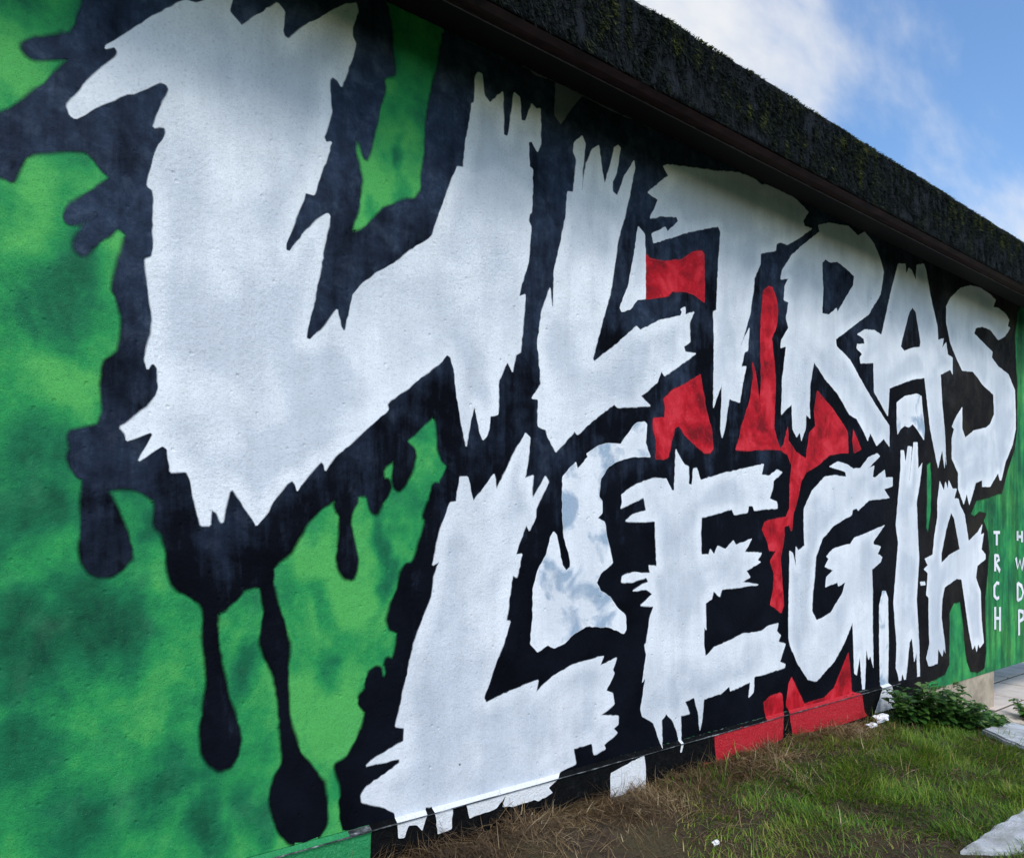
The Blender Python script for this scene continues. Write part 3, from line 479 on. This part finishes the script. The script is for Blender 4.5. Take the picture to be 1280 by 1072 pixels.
# front wall: an L-shaped slab, its right end hanging clear of the paving
bm = bmesh.new()
prof = [(X0, LEDGE), (XL, LEDGE), (XL, .058), (X1, .058), (X1, TOP), (X0, TOP)]
vs = [bm.verts.new((x, D, z)) for x, z in prof]
f = bm.faces.new(vs)
r = bmesh.ops.extrude_face_region(bm, geom=[f])
for v in r['geom']:
    if isinstance(v, bmesh.types.BMVert): v.co.y += .22
bmesh.ops.recalc_face_normals(bm, faces=bm.faces)
wall = part('wall', bm, M['green'], bld, 'green rendered wall covered with spray painted lettering')
# plinth with a sloping ledge
bm = bmesh.new()
prof = [(D+.10, LEDGE-.002), (D-.001, LEDGE-.002), (D-PL*.5, LEDGE-.0085), (D-PL, LEDGE-.0145), (D-PL, -.6), (D+.10, -.6)]
rows = []
for x in np.arange(X0, XL+.001, .1):
    rows.append([bm.verts.new((float(x), y+(.0025*float(vnoise(x*9, i, 4)-.5) if i in (2, 3) else 0), z+(.003*float(vnoise(x*7, i, 5)-.5) if i in (2, 3) else 0))) for i, (y, z) in enumerate(prof)])
for a, b in zip(rows, rows[1:]):
    for i in range(len(prof)-1): bm.faces.new((a[i], a[i+1], b[i+1], b[i]))
bm.faces.new(rows[0]); bm.faces.new(rows[-1][::-1])
bmesh.ops.recalc_face_normals(bm, faces=bm.faces)
plinth = part('plinth', bm, M['plinth_green'], bld, 'rough painted plinth with a scuffed ledge')
plinth.data.materials.append(M['ledge'])
for p in plinth.data.polygons:
    if p.center.z > LEDGE-.017 and p.center.y < D+.001 and p.normal.z > .1 and p.center.x > 1.12: p.material_index = 1
bm = bmesh.new(); prev = None
for x in np.arange(X0, XL+.001, .03):
    w = .0004+.0022*float(vnoise(x*14, 0, 6))*float(vnoise(x*3.1, 2, 7)+.35); zc = LEDGE-.0140+.0015*float(vnoise(x*7, 3, 5)-.5)
    cur = [bm.verts.new((float(x), D-PL-.0112, zc-w)), bm.verts.new((float(x), D-PL-.0120, zc)), bm.verts.new((float(x), D-PL-.0090+w, zc+w*.8+.001))]
    if prev:
        for i in (0, 1): bm.faces.new((prev[i], cur[i], cur[i+1], prev[i+1]))
    prev = cur
part('worn_edge', bm, M['ledge'], plinth, 'pale worn edge of the ledge')
bare = part('plinth', box_bm(XL+.002, XP, D+.006, D+.3, -.6, .057), M['beige'], bld, 'bare beige plinth with flaking render')
# rear rooms of the building, behind the painted wall
part('rear_wall', box_bm(X0, XP, D+4.0, D+4.2, -.5, TOP), M['beige'])
part('side_wall', box_bm(XP-.2, XP, D+.301, D+3.999, -.5, TOP), M['beige'])
part('side_wall', box_bm(X0, X0+.2, D+.301, D+3.999, -.5, TOP), M['beige'])
# roof: felt covered slab, underside board, drip strip, soffit
RB, RT, RO = 3.168, 3.485, .40
roof = part('roof', box_bm(X0-.2, XP+.1, D+.42, D+4.4, TOP+.001, RT-.02, .01), M['fascia'], bld, 'flat felt roof')
# fascia skin, uneven
fx = np.arange(X0-.2, X1+.21, .03); fz = np.linspace(RB, RT, 13)
prof_y = lambda x, z: D-RO+(vnoise(x*8, z*10, 8)-.5)*.012+(vnoise(x*30, z*30, 9)-.5)*.006
FX, FZ = np.meshgrid(fx, fz)
FV = np.stack([FX, prof_y(FX, FZ), FZ+np.where(FZ > RT-.001, (vnoise(FX*6, FX*0, 3)-.5)*.010, 0)+np.where(FZ < RB+.001, (vnoise(FX*11, FX*0, 5)-.5)*.012, 0)], -1)
topv = np.stack([fx, np.full_like(fx, D+.42), np.full_like(fx, RT+.004)], -1)[None]
botv = np.stack([fx, np.full_like(fx, D-RO+.02), np.full_like(fx, RB+.012)], -1)[None]
FV = np.concatenate([botv, FV, topv], 0); nr, nc = FV.shape[:2]
ids = np.arange(nr*nc).reshape(nr, nc)
ff = np.stack([ids[:-1, :-1], ids[:-1, 1:], ids[1:, 1:], ids[1:, :-1]], -1).reshape(-1, 4)
ome = np_mesh('fascia', FV.reshape(-1, 3), ff)
fas = link('fascia', ome, M['fascia'], roof); fas.location = (0, 0, 0)
fas['label'] = 'dark mossy edge of the roof'
def sub(o, parent):
    o.parent = parent; return o
bm = bmesh.new()
pr = [(D-RO+.022, RB+.006), (D-RO+.06, RB+.002), (D-RO+.075, RB+.030), (D-.152, TOP-.004), (D-.152, TOP+.03), (D-RO+.022, TOP+.03)]
ea = [bm.verts.new((X0-.2, y, z)) for y, z in pr]; eb = [bm.verts.new((X1+.2, y, z)) for y, z in pr]
for i in range(len(pr)): bm.faces.new((ea[i], ea[(i+1) % len(pr)], eb[(i+1) % len(pr)], eb[i]))
bm.faces.new(ea); bm.faces.new(eb); bmesh.ops.recalc_face_normals(bm, faces=bm.faces)
sub(from_bm('underside_board', bm, M['redboard']), roof)
sub(from_bm('drip_strip', box_bm(X0-.2, X1+.2, D-.150, D-.144, TOP-.010, TOP+.03), M['strip']), roof)
sub(from_bm('soffit', box_bm(X0-.2, X1+.2, D-.142, D+.41, TOP+.002, TOP+.03), M['soffit']), roof)

# moss hanging from the roof edge
def tufts(n, xs, ys, zs, ln, wd, droop, rnd):
    a = rng.uniform(0, 2*np.pi, n)
    d = np.stack([np.cos(a)*.6, -np.abs(np.sin(a))*.9-.25, rng.uniform(-1, .55, n)+droop], -1); d /= np.linalg.norm(d, axis=1)[:, None]
    side = np.stack([np.cos(a+1.6), np.zeros(n), np.sin(a+1.6)*.5], -1)*wd[:, None]
    p = np.stack([xs, ys, zs], -1)
    V = np.stack([p-side, p+side, p+d*ln[:, None]+side*.35, p+d*ln[:, None]-side*.35], 1)
    V[:, 2:, 2] -= (ln*.25)[:, None]
    return V.reshape(-1, 3), np.arange(n*4).reshape(n, 4), np.repeat(rnd, 4)
n = 90000
xs = rng.uniform(.4, X1, n)**1.0; t = rng.uniform(0, 1, n)
zs = RB+(RT-RB)*t
cl = vnoise(xs*6, zs*7, 21)*.30+vnoise(xs*26, zs*10, 22)*.45+vnoise(xs*55, zs*24, 23)*.25+.10*t
keep = cl+rng.normal(0, .10, n) > .46
xs, zs, cl, t = xs[keep], zs[keep], cl[keep], t[keep]; n = len(xs)
v1 = tufts(n, xs, prof_y(xs, zs), zs, rng.uniform(.010, .028, n), rng.uniform(.0015, .0035, n), -.55,
           np.clip((cl-.46)*1.6+.55*(vnoise(xs*38, zs*16, 77)-.35)+rng.normal(0, .14, n), 0, 1))
n2 = 26000
xs = rng.uniform(.8, X1, n2); ys = D-RO+rng.exponential(.025, n2); c2 = vnoise(xs*9, xs*0, 31)
ok = c2+rng.normal(0, .1, n2) > .32; xs, ys, c2 = xs[ok], ys[ok], c2[ok]; n2 = len(xs)
v2 = tufts(n2, xs, ys, RT-.006+c2*.006, rng.uniform(.006, .016, n2), rng.uniform(.002, .004, n2), .75, np.clip(.45+c2*.4+rng.normal(0, .2, n2), 0, 1))
V = np.concatenate([v1[0], v2[0]]); Fc = np.concatenate([v1[1], v2[1]+len(v1[0])])
mo = link('moss', np_mesh('moss', V, Fc, {'rnd': np.concatenate([v1[2], v2[2]])}), M['moss'], roof); mo['kind'] = 'stuff'
for o in roof.children: o.location = (0, 0, 0)

# ------------------------------------------------------------------ paint on the wall
def rough_outline(pts, seg=.016, cut=.0035, amp=.0022, seed=0):
    n = len(pts); out = []
    for i in range(n):
        p0, p, p1 = Vector(pts[i-1]), Vector(pts[i]), Vector(pts[(i+1) % n])
        a, b = p0-p, p1-p; la, lb = a.length, b.length
        if la < 1e-5 or lb < 1e-5: continue
        ca, cb = min(cut, la*.22), min(cut, lb*.22)
        if p.y <= LEDGE+.0006 and p.y >= LEDGE-.013 or p.y > TOP-.003: out.append(p); continue
        out.append(p+a*(ca/la)); out.append(p+b*(cb/lb))
    res = []; rr = random.Random(seed)
    for i in range(len(out)):
        p, q = out[i], out[(i+1) % len(out)]; d = q-p; L = d.length
        k = max(1, int(L/seg))
        for j in range(k):
            s = p+d*(j/k)
            if j and L > 1e-6: s = s+Vector((-d.y, d.x))/L*rr.uniform(-amp, amp)
            res.append(s)
    return res
def inside(P, loops):
    P = np.asarray(P, float); x, y = P[:, 0][:, None], P[:, 1][:, None]
    a = np.concatenate([np.array(l) for l in loops]); b = np.concatenate([np.roll(np.array(l), 1, 0) for l in loops])
    out = np.zeros(len(P), bool)
    for s in range(0, len(P), 2000):
        xs, ys = x[s:s+2000], y[s:s+2000]
        dy = np.where(np.abs(b[:, 1]-a[:, 1]) < 1e-12, 1e-12, b[:, 1]-a[:, 1])
        h = ((a[:, 1] > ys) != (b[:, 1] > ys)) & (xs < (b[:, 0]-a[:, 0])*(ys-a[:, 1])/dy+a[:, 0])
        out[s:s+2000] = h.sum(1) % 2 == 1
    return out
layer = [0]
def paint(name, key, mat, mat_low, base, label=None, amp=.0022, mist=None, width=.006):
    loops = [rough_outline([(a/1000, b/1000) for a, b in lp], amp=amp, seed=len(lp)*31+i) for i, lp in enumerate(MURAL[key])]
    verts, edges = [], []
    for lp in loops:
        s = len(verts); verts += lp; edges += [(s+i, s+(i+1) % len(lp)) for i in range(len(lp))]
    lt = [[(v.x, v.y) for v in lp] for lp in loops]
    sa = np.concatenate([np.array(l) for l in lt]); sb = np.concatenate([np.roll(np.array(l), -1, 0) for l in lt])
    def edge_dist(p):
        p = np.asarray(p)
        if len(p) > 1500: return np.concatenate([edge_dist(p[i:i+1500]) for i in range(0, len(p), 1500)])
        p = p[:, None]; ab = (sb-sa)[None]; tt = np.clip(((p-sa[None])*ab).sum(-1)/np.maximum((ab*ab).sum(-1), 1e-12), 0, 1)
        return np.sqrt((((sa[None]+ab*tt[..., None])-p)**2).sum(-1)).min(1)
    if base > .002:
        st = .024; x0, z0 = sa.min(0); x1, z1 = sa.max(0); rr = random.Random(5)
        cand = [(x0+i*st+rr.uniform(-.006, .006), z0+j*st+rr.uniform(-.006, .006)) for i in range(int((x1-x0)/st)+1) for j in range(int((z1-z0)/st)+1)]
        cand = np.array(cand); cand = cand[inside(cand, lt)]
        if len(cand): verts = verts+[Vector(c) for c, dd in zip(cand, edge_dist(cand)) if dd > .008]
    vo, eo, fo, *_ = delaunay_2d_cdt([Vector(v) for v in verts], edges, [], 0, 1e-6)
    layer[0] += 1; off = base+.00012*layer[0]
    bm = bmesh.new(); bv = [bm.verts.new((v.x, 0, v.y)) for v in vo]
    von = np.array([(v.x, v.y) for v in vo]); ok_t = inside(von[np.array([list(f_) for f_ in fo])].mean(1), lt)
    for tri, good in zip(fo, ok_t):
        if good:
            fc = [bv[i] for i in tri]
            try: bm.faces.new(fc)
            except ValueError: pass
    for v in [v for v in bm.verts if not v.link_faces]: bm.verts.remove(v)
    rl = bm.verts.layers.float.new('rim'); bm.verts.ensure_lookup_table()
    if base > .002:
        for v, dd in zip(bm.verts, edge_dist([(v.co.x, v.co.z) for v in bm.verts])): v[rl] = min(1.0, float(dd)/.075)
    cx0 = min((v.co.x for v in bm.verts))
    if cx0 < XL and min(v.co.z for v in bm.verts) < LEDGE-.001:
        bmesh.ops.bisect_plane(bm, geom=bm.verts[:]+bm.edges[:]+bm.faces[:], plane_co=(0, 0, LEDGE), plane_no=(0, 0, 1), dist=1e-5)
        bmesh.ops.bisect_plane(bm, geom=bm.verts[:]+bm.edges[:]+bm.faces[:], plane_co=(0, 0, LEDGE-.013), plane_no=(0, 0, 1), dist=1e-5)
        low = [f for f in bm.faces if f.calc_center_median().z < LEDGE and f.calc_center_median().x < XL]
        lowv = {v for f in low for v in f.verts}
        for f in low: f.material_index = 1
        for v in bm.verts:
            if v in lowv:
                t = min(1, max(0, (LEDGE-v.co.z)/.0125)); v.co.y = D-off-(PL+.0015)*t; v.co.z += .0022*t*(t < .99)
            else: v.co.y = D-off
    else:
        for v in bm.verts: v.co.y = D-off
    for f in bm.faces:
        f.normal_update()
        if f.normal.y > 0: f.normal_flip()
    if mist is not None:                       # overspray: a fringe that thins out over a few millimetres
        lay = bm.verts.layers.float.new('fade')
        for v in bm.verts: v[lay] = 1.0
        for li, lp in enumerate(loops):
            n = len(lp); ar = sum(lp[i].x*lp[(i+1) % n].y-lp[(i+1) % n].x*lp[i].y for i in range(n))
            sg = (1 if ar > 0 else -1)*(1 if li == 0 else -1)
            ring = []
            for i in range(n):
                d0 = (lp[i]-lp[i-1]); d1 = (lp[(i+1) % n]-lp[i])
                if d0.length < 1e-7 or d1.length < 1e-7: d0 = d1 = lp[(i+1) % n]-lp[i-1]
                m = d0.normalized()+d1.normalized()
                if m.length < .4: m = d1.normalized()
                m.normalize(); nn = Vector((m.y, -m.x))*sg
                w = width*(.55+.9*float(vnoise(lp[i].x*23, lp[i].y*23, 61)))
                ok = LEDGE+.004 < lp[i].y < TOP-.004 or lp[i].x > XL+.02
                yy = D-off-.00003-.00001*(i % 6)
                q = lp[i]+nn*w
                a = bm.verts.new((lp[i].x, yy, lp[i].y)); b = bm.verts.new((q.x, yy, q.y)); a[lay] = 1.0; b[lay] = 0.0
                ring.append((a, b, ok))
            for i in range(n):
                (a, b, k0), (c, e, k1) = ring[i], ring[(i+1) % n]
                if not (k0 and k1): continue
                f = bm.faces.new((a, b, e, c)); f.material_index = 2; f.normal_update()
                if f.normal.y > 0: f.normal_flip()
        for v in [v for v in bm.verts if not v.link_faces]: bm.verts.remove(v)
    o = part(name, bm, mat, wall, label)
    o.data.materials.append(mat_low)
    if mist is not None: o.data.materials.append(mist)
    return o
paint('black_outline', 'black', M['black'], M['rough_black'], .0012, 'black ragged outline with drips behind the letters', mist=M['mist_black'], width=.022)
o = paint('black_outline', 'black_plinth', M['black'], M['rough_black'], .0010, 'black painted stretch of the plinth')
reds = {'red1': 'red patch between the letters L and T', 'red2': 'red patch under the letter L', 'red3': 'red splash running down between T and R',
        'red4': 'small red sliver under the letter R', 'red5': 'red flame shape at the foot of the letter G', 'red6': 'red patch at the foot of the letter E'}
for k, lb in reds.items(): paint('red_patch', k, M['red'], M['plinth_red'], .0022, lb, mist=M['mist_red'], width=.010)
lets = [('U', 'large white letter U'), ('L', 'white letter L of the upper word'), ('T', 'white letter T'), ('R', 'white letter R'),
        ('A', 'white letter A of the upper word'), ('S', 'white letter S'), ('L2', 'large white letter L of the lower word'), ('E', 'white letter E with drips'),
        ('G', 'white letter G'), ('I', 'white letter I'), ('A2', 'white letter A of the lower word')]
for k, lb in lets: paint('painted_letter', k, M['white'], M['plinth_white'], .0024, lb, mist=M['mist_white'], width=.008)
for k, lb in [('bone', 'white blotchy bone shape between L and E'), ('sliver', 'white sliver beside the letter L'), ('under_A', 'white blob under the letter A'),
              ('drip', 'white drip widening towards the ground'), ('dab', 'small white dab'), ('white_block', 'white block on the plinth'), ('ghost', 'grey overspray under the roof')]:
    paint('painted_shape', k, M['white_blot'] if k in ('bone', 'under_A', 'drip') else M['ghost'] if k == 'ghost' else M['white'], M['plinth_white'], .0024, lb, mist=None if k == 'ghost' else M['mist_white'], width=.005)
# small hand written letters
for k, ss in STROKES.items():
    bm = bmesh.new(); layer[0] += 1; off = .0024+.00012*layer[0]
    for i, s in enumerate(ss):
        pts = [Vector((a/1000, b/1000)) for a, b in s]
        w = .017
        L = []
        for j, p in enumerate(pts):
            d = (pts[min(j+1, len(pts)-1)]-pts[max(j-1, 0)]).normalized(); nn = Vector((-d.y, d.x))
            sx = 1.25 if abs(nn.x) > .5 else .8
            L.append((p+nn*w*sx, p-nn*w*sx))
        vv = [[bm.verts.new((q.x, D-off-.0001*i, q.y)) for q in pr] for pr in L]
        for a, b in zip(vv, vv[1:]): bm.faces.new((a[0], a[1], b[1], b[0]))
    for f in bm.faces:
        f.normal_update()
        if f.normal.y > 0: f.normal_flip()
    part('painted_letter', bm, M['white'], wall, 'small hand painted white letter %s' % k[0])

# ------------------------------------------------------------------ paving
def slab(outline, z, h, tilt, parent, name='paving_slab', mat=None, bevel=.012, label=None, seed=0):
    bm = bmesh.new(); rr = random.Random(seed)
    pts = []
    n = len(outline)
    for i in range(n):
        a, b = Vector(outline[i]), Vector(outline[(i+1) % n]); k = max(1, int((b-a).length/.07))
        for j in range(k):
            q = a+(b-a)*j/k
            if j: q += Vector((rr.uniform(-.011, .011), rr.uniform(-.011, .011)))
            pts.append(q)
    c = sum(pts, Vector((0, 0)))/len(pts)
    top = [bm.verts.new((p.x, p.y, z+(p.x-c.x)*tilt[0]+(p.y-c.y)*tilt[1])) for p in pts]
    f = bm.faces.new(top); f.normal_update()
    if f.normal.z < 0: f.normal_flip()
    r = bmesh.ops.extrude_face_region(bm, geom=[f])
    for v in r['geom']:
        if isinstance(v, bmesh.types.BMVert): v.co.z += h
    bmesh.ops.translate(bm, verts=bm.verts, vec=(0, 0, -h))
    bmesh.ops.recalc_face_normals(bm, faces=bm.faces)
    te = [e for e in bm.edges if all(v.co.z > z-h*.5-.02 for v in e.verts) and len(e.link_faces) == 2 and abs(e.link_faces[0].normal.z-e.link_faces[1].normal.z) > .5]
    if bevel: bmesh.ops.bevel(bm, geom=te, offset=bevel, segments=2, affect='EDGES')
    o = from_bm(name, bm, mat or M['slab'], parent)
    if label: o['label'] = label
    return o
path = tag(empty('slab_path', (0, 0, 0)), kind='structure')
slab([(3.15, 1.223), (3.35, 1.075), (4.15, 1.06), (4.12, 1.24)], .030, .10, (.0, .02), path, seed=1)
slab([(3.20, 1.045), (3.40, .70), (4.2, .68), (4.26, 1.0), (3.6, 1.025)], .022, .10, (.01, .0), path, seed=2)
slab([(4.86, 1.50), (4.70, 1.25), (5.75, 1.50), (5.95, 1.98), (5.30, 1.93)], -.030, .14, (-.12, .03), path, seed=3)
slab([(4.5, .9), (4.45, .55), (5.4, .55), (5.5, 1.1)], .012, .12, (-.05, 0), path, seed=4)
slab([(5.85, 1.40), (5.75, .9), (6.5, .95), (6.55, 1.45)], -.20, .10, (0, 0), path, seed=5)
pav = from_bm('paved_yard', box_bm(6.62, 12.5, -.6, 6.0, -.50, -.262), M['joint']); tag(pav, kind='structure')
tw, th = .60, .40
tile_me = None
for i in range(9):
    for j in range(14):
        x = 6.64+i*(tw+.03)+(0.3 if j % 2 else 0); y = -.58+j*(th+.03)
        if x+tw > 12.4: continue
        if tile_me is None:
            b = box_bm(-tw/2, tw/2, -th/2, th/2, -.03, 0, .006); tile_me = bpy.data.meshes.new('tile'); b.to_mesh(tile_me); b.free(); tile_me.materials.append(M['tile'])
        o = bpy.data.objects.new('paving_tile', tile_me); col.objects.link(o); o.parent = pav
        o.location = (x+tw/2, y+th/2, -.250+random.uniform(-.003, .003)); o.rotation_euler = (random.uniform(-.004, .004), random.uniform(-.004, .004), random.uniform(-.006, .006))
ft = slab([(6.10, 2.36), (6.12, 2.18), (6.44, 2.20), (6.42, 2.40)], -.15, .2, (.0, .12), None, 'concrete_footing', M['footing'], .015, None, 8)
tag(ft, 'small grey concrete block among weeds at the bare plinth', 'block')

# ------------------------------------------------------------------ grass and dry clippings
def blades(n, x, y, ln, wd, az, lean, curl, rnd, lift=0.0, seg=3):
    z = gz(x, y)-.004+lift
    d = np.stack([np.cos(az), np.sin(az), np.zeros(n)], -1); sd = np.stack([-np.sin(az), np.cos(az), np.zeros(n)], -1)
    p = np.stack([x, y, z], -1); V = []
    ang = lean.copy()
    for k in range(seg+1):
        w = wd*(1-(k/seg)**1.6*.92)
        V.append(p-sd*w[:, None]); V.append(p+sd*w[:, None])
        st = ln/seg
        p = p+d*(np.sin(ang)*st)[:, None]+np.array([0, 0, 1])*(np.cos(ang)*st)[:, None]
        p[:, 2] = np.maximum(p[:, 2], gz(p[:, 0], p[:, 1])+.002+lift*.3)
        p[:, 1] = np.minimum(p[:, 1], D-PL-.004)
        ang = ang+curl
    V = np.stack(V, 1); m = V.shape[1]
    base = (np.arange(n)*m)[:, None, None]
    q = np.array([[2*k, 2*k+1, 2*k+3, 2*k+2] for k in range(seg)])[None]
    return V.reshape(-1, 3), (base+q).reshape(-1, 4), np.repeat(rnd, m)
def on_slab(x, y):
    s = ((x > 3.27) & (x < 4.12) & (y > 1.10) & (y < 1.205)) | ((x > 3.3) & (x < 4.2) & (y > .70) & (y < 1.0))
    s |= ((x > 4.85) & (x < 5.9) & (y > 1.36+.15*(x-4.85)) & (y < 1.55+.42*np.minimum(x-4.86, 1.0)*1.0))
    s |= (x > 6.55) | ((x > 4.5) & (x < 5.4) & (y < 1.0))
    return s
def green_mask(x, y):
    n = vnoise(x*2.1, y*2.1, 41)-.5; n2 = vnoise(x*6, y*6, 42)-.5
    g = sst(2.40, 3.40, x+.30*(y-1.8)+.7*n+.35*n2)
    g *= 1-.75*sst(1.62, 1.42, y+.12*n2+.1*n)*sst(3.35, 3.1, x)
    return g
n = 190000
x = rng.uniform(1.6, 6.6, n); y = rng.uniform(.6, D-.05, n)
g = green_mask(x, y); cl = vnoise(x*9, y*9, 43)
nearw = sst(1.90, 2.35, y+.2*(vnoise(x*3, y*3, 48)-.5))*sst(5.2, 4.4, x)
keep = (rng.uniform(0, 1, n) < g*(.30+.70*cl)*(1-.72*nearw)) & ~on_slab(x, y)
x, y, cl, g = x[keep], y[keep], cl[keep], g[keep]; n = len(x)
az = vnoise(x*3, y*3, 44)*9+rng.normal(0, .9, n)
gr = blades(n, x, y, rng.gamma(5, .0080, n)*(.6+.8*cl), rng.uniform(.0011, .0026, n), az, np.abs(rng.normal(.55, .35, n)), rng.uniform(.15, .6, n),
            np.clip(rng.normal(.42, .2, n)+(cl-.5)*.3+(1-g)*.3+.35*(vnoise(x*1.7, y*1.7, 47)-.5), 0, 1))
go = link('grass', np_mesh('grass', gr[0], gr[1], {'rnd': gr[2]}), M['grass'])
tag(go, 'short green grass growing between the wall and the slabs', 'grass', kind='stuff')
# dry clippings: lying strands, thickest along the plinth
n = 170000
x = rng.uniform(.9, 6.2, n); y = rng.uniform(.8, D-.04, n)
h = .22+.78*sst(1.95, 2.3, y+.25*(vnoise(x*3, y*3, 52)-.5))*sst(5.0, 4.2, x)
h = h*(.25+.75*vnoise(x*4, y*4, 51))*(1-.55*green_mask(x, y)*sst(2.35, 2.1, y))
h *= 1-.55*np.exp(-((x-2.0)**2/.12+(y-2.0)**2/.05))
keep = (rng.uniform(0, 1, n) < h) & ~on_slab(x, y)
x, y, h = x[keep], y[keep], h[keep]; n = len(x)
hy = blades(n, x, y, rng.gamma(4, .021, n), rng.uniform(.0008, .0021, n), vnoise(x*5, y*5, 57)*10+rng.normal(0, .8, n), rng.normal(1.40, .24, n), rng.normal(.10, .20, n),
            np.clip(rng.normal(.40, .22, n)+.5*(vnoise(x*3.5, y*3.5, 58)-.5)+.12*sst(2.0, 3.2, x), 0, 1), lift=rng.exponential(.014, n)*sst(.2, .8, h), seg=4)
ho = link('dry_clippings', np_mesh('dry_clippings', hy[0], hy[1], {'rnd': hy[2]}), M['hay'])
tag(ho, 'brown dry grass clippings heaped along the plinth', 'dry grass', kind='stuff')

# ------------------------------------------------------------------ weeds at the plinth
def leaf_arrays(c, d, up, ln, wd):
    s = np.cross(d, up); s /= np.linalg.norm(s)+1e-9; n = np.cross(s, d)
    pts = []
    for t, w, dz in ((0, .06, 0), (.28, .85, .10), (.6, 1.0, .10), (.85, .55, .0), (1.0, .02, -.12)):
        for sg in (-1, 0, 1):
            pts.append(c+d*ln*t+s*sg*wd*w*.5+n*(ln*dz-(.0 if sg else .10*wd)))
    fs = []
    for k in range(4):
        for j in (0, 1): a = 3*k+j; fs.append((a, a+1, a+4, a+3))
    return pts, fs
def weed(cx, cy, rad, hgt, nst, label, seed):
    rr = np.random.default_rng(seed); base = float(gz(cx, cy))
    root = tag(empty('weed_plant', (cx, cy, base)), label, 'weed', 'weeds growing along the plinth')
    LV, LF, LR = [], [], []; bm = bmesh.new()
    for s in range(nst):
        a = rr.uniform(0, 2*np.pi); rd = rad*np.sqrt(rr.uniform(0, 1)); hh = hgt*rr.uniform(.55, 1.05)
        p0 = np.array([rd*.3*np.cos(a), rd*.3*np.sin(a), -.01]); p1 = np.array([rd*np.cos(a), rd*np.sin(a), hh])
        p1[1] = min(p1[1], D-PL-.05-cy)
        pm = (p0+p1)/2+np.array([0, 0, hh*.15]); ring = []
        for k in range(5):
            t = k/4; q = (1-t)**2*p0+2*t*(1-t)*pm+t*t*p1; w = .0028*(1-.6*t)
            ring.append([bm.verts.new(tuple(q+np.array([w*np.cos(b), w*np.sin(b), 0]))) for b in (0, 2.1, 4.2)])
            if k:
                for m in range(rr.integers(4, 7)):
                    b = rr.uniform(0, 2*np.pi); dd = np.array([np.cos(b), np.sin(b), rr.uniform(-.25, .55)]); dd /= np.linalg.norm(dd)
                    qq = q+np.array([0, 0, rr.uniform(-.02, .02)]); ln = rr.uniform(.045, .085)*(1.1-.35*t)
                    if qq[1]+cy+dd[1]*ln > D-PL-.01: dd[1] = -abs(dd[1])
                    pts, fs = leaf_arrays(qq, dd, np.array([0, 0, 1.]), ln, ln*rr.uniform(.6, .85))
                    o = len(LV); LV += pts; LF += [tuple(i+o for i in f) for f in fs]; LR += [np.clip(rr.normal(.42+.25*t, .18), 0, 1)]*len(pts)
        for a_, b_ in zip(ring, ring[1:]):
            for i in range(3): bm.faces.new((a_[i], a_[(i+1) % 3], b_[(i+1) % 3], b_[i]))
    from_bm('stem', bm, M['stem'], root)
    lo = link('foliage', np_mesh('foliage', np.array(LV), np.array(LF), {'rnd': LR}), M['leaf'], root)
    for p in lo.data.polygons: p.use_smooth = True
    return root
weed(4.98, 2.24, .14, .19, 16, 'low leafy weed beside the white drip on the wall', 1)
weed(5.12, 2.14, .21, .27, 22, 'tallest bushy weed where the black paint meets the beige plinth', 2)
weed(5.32, 2.08, .20, .20, 22, 'spreading leafy weed in front of the bare beige plinth', 3)
weed(5.55, 2.08, .18, .14, 14, 'modest leafy weed between the pale slab and the beige plinth', 4)
weed(5.80, 2.12, .16, .12, 11, 'sprawling low weed close to the small concrete block', 5)
weed(6.85, 2.10, .22, .13, 14, 'low weed at the edge of the tiled yard', 6)
weed(6.62, 1.86, .16, .10, 9, 'small weed between the concrete block and the tiles', 7)

# ------------------------------------------------------------------ litter
def crumple(name, loc, size, mat, label, cat, seed, flat=.6):
    rr = random.Random(seed); bm = bmesh.new(); bmesh.ops.create_icosphere(bm, subdivisions=3, radius=1)
    for v in bm.verts:
        q = v.co.copy(); k = 1
        for fr, am in ((1.7, .30), (3.6, .22), (7.5, .13)):
            k += am*math.sin(q.x*fr*1.3+seed)*math.cos(q.y*fr+seed*2.1)*math.sin(q.z*fr*.9+1.3*seed)*2
        k += rr.uniform(-.07, .07)
        v.co = Vector((q.x*size[0]*k, q.y*size[1]*k, q.z*size[2]*k))
    lo = min(v.co.z for v in bm.verts)
    for v in bm.verts: v.co.z -= lo
    o = from_bm(name, bm, mat); o.location = loc
    return tag(o, label, cat)
crumple('plastic_bag', (4.76, 2.32, float(gz(4.76, 2.32))+.01), (.050, .034, .020), M['plastic'], 'crumpled white plastic bag lying against the plinth', 'bag', 3)
crumple('plastic_scrap', (4.56, 2.28, float(gz(4.56, 2.28))+.015), (.035, .028, .014), M['plastic'], 'small white plastic scrap beside the crumpled bag', 'litter', 5)
crumple('paper_scrap', (2.44, 1.86, float(gz(2.44, 1.86))+.004), (.016, .010, .010), M['litter'], 'small white scrap lying on the bare soil', 'litter', 8)
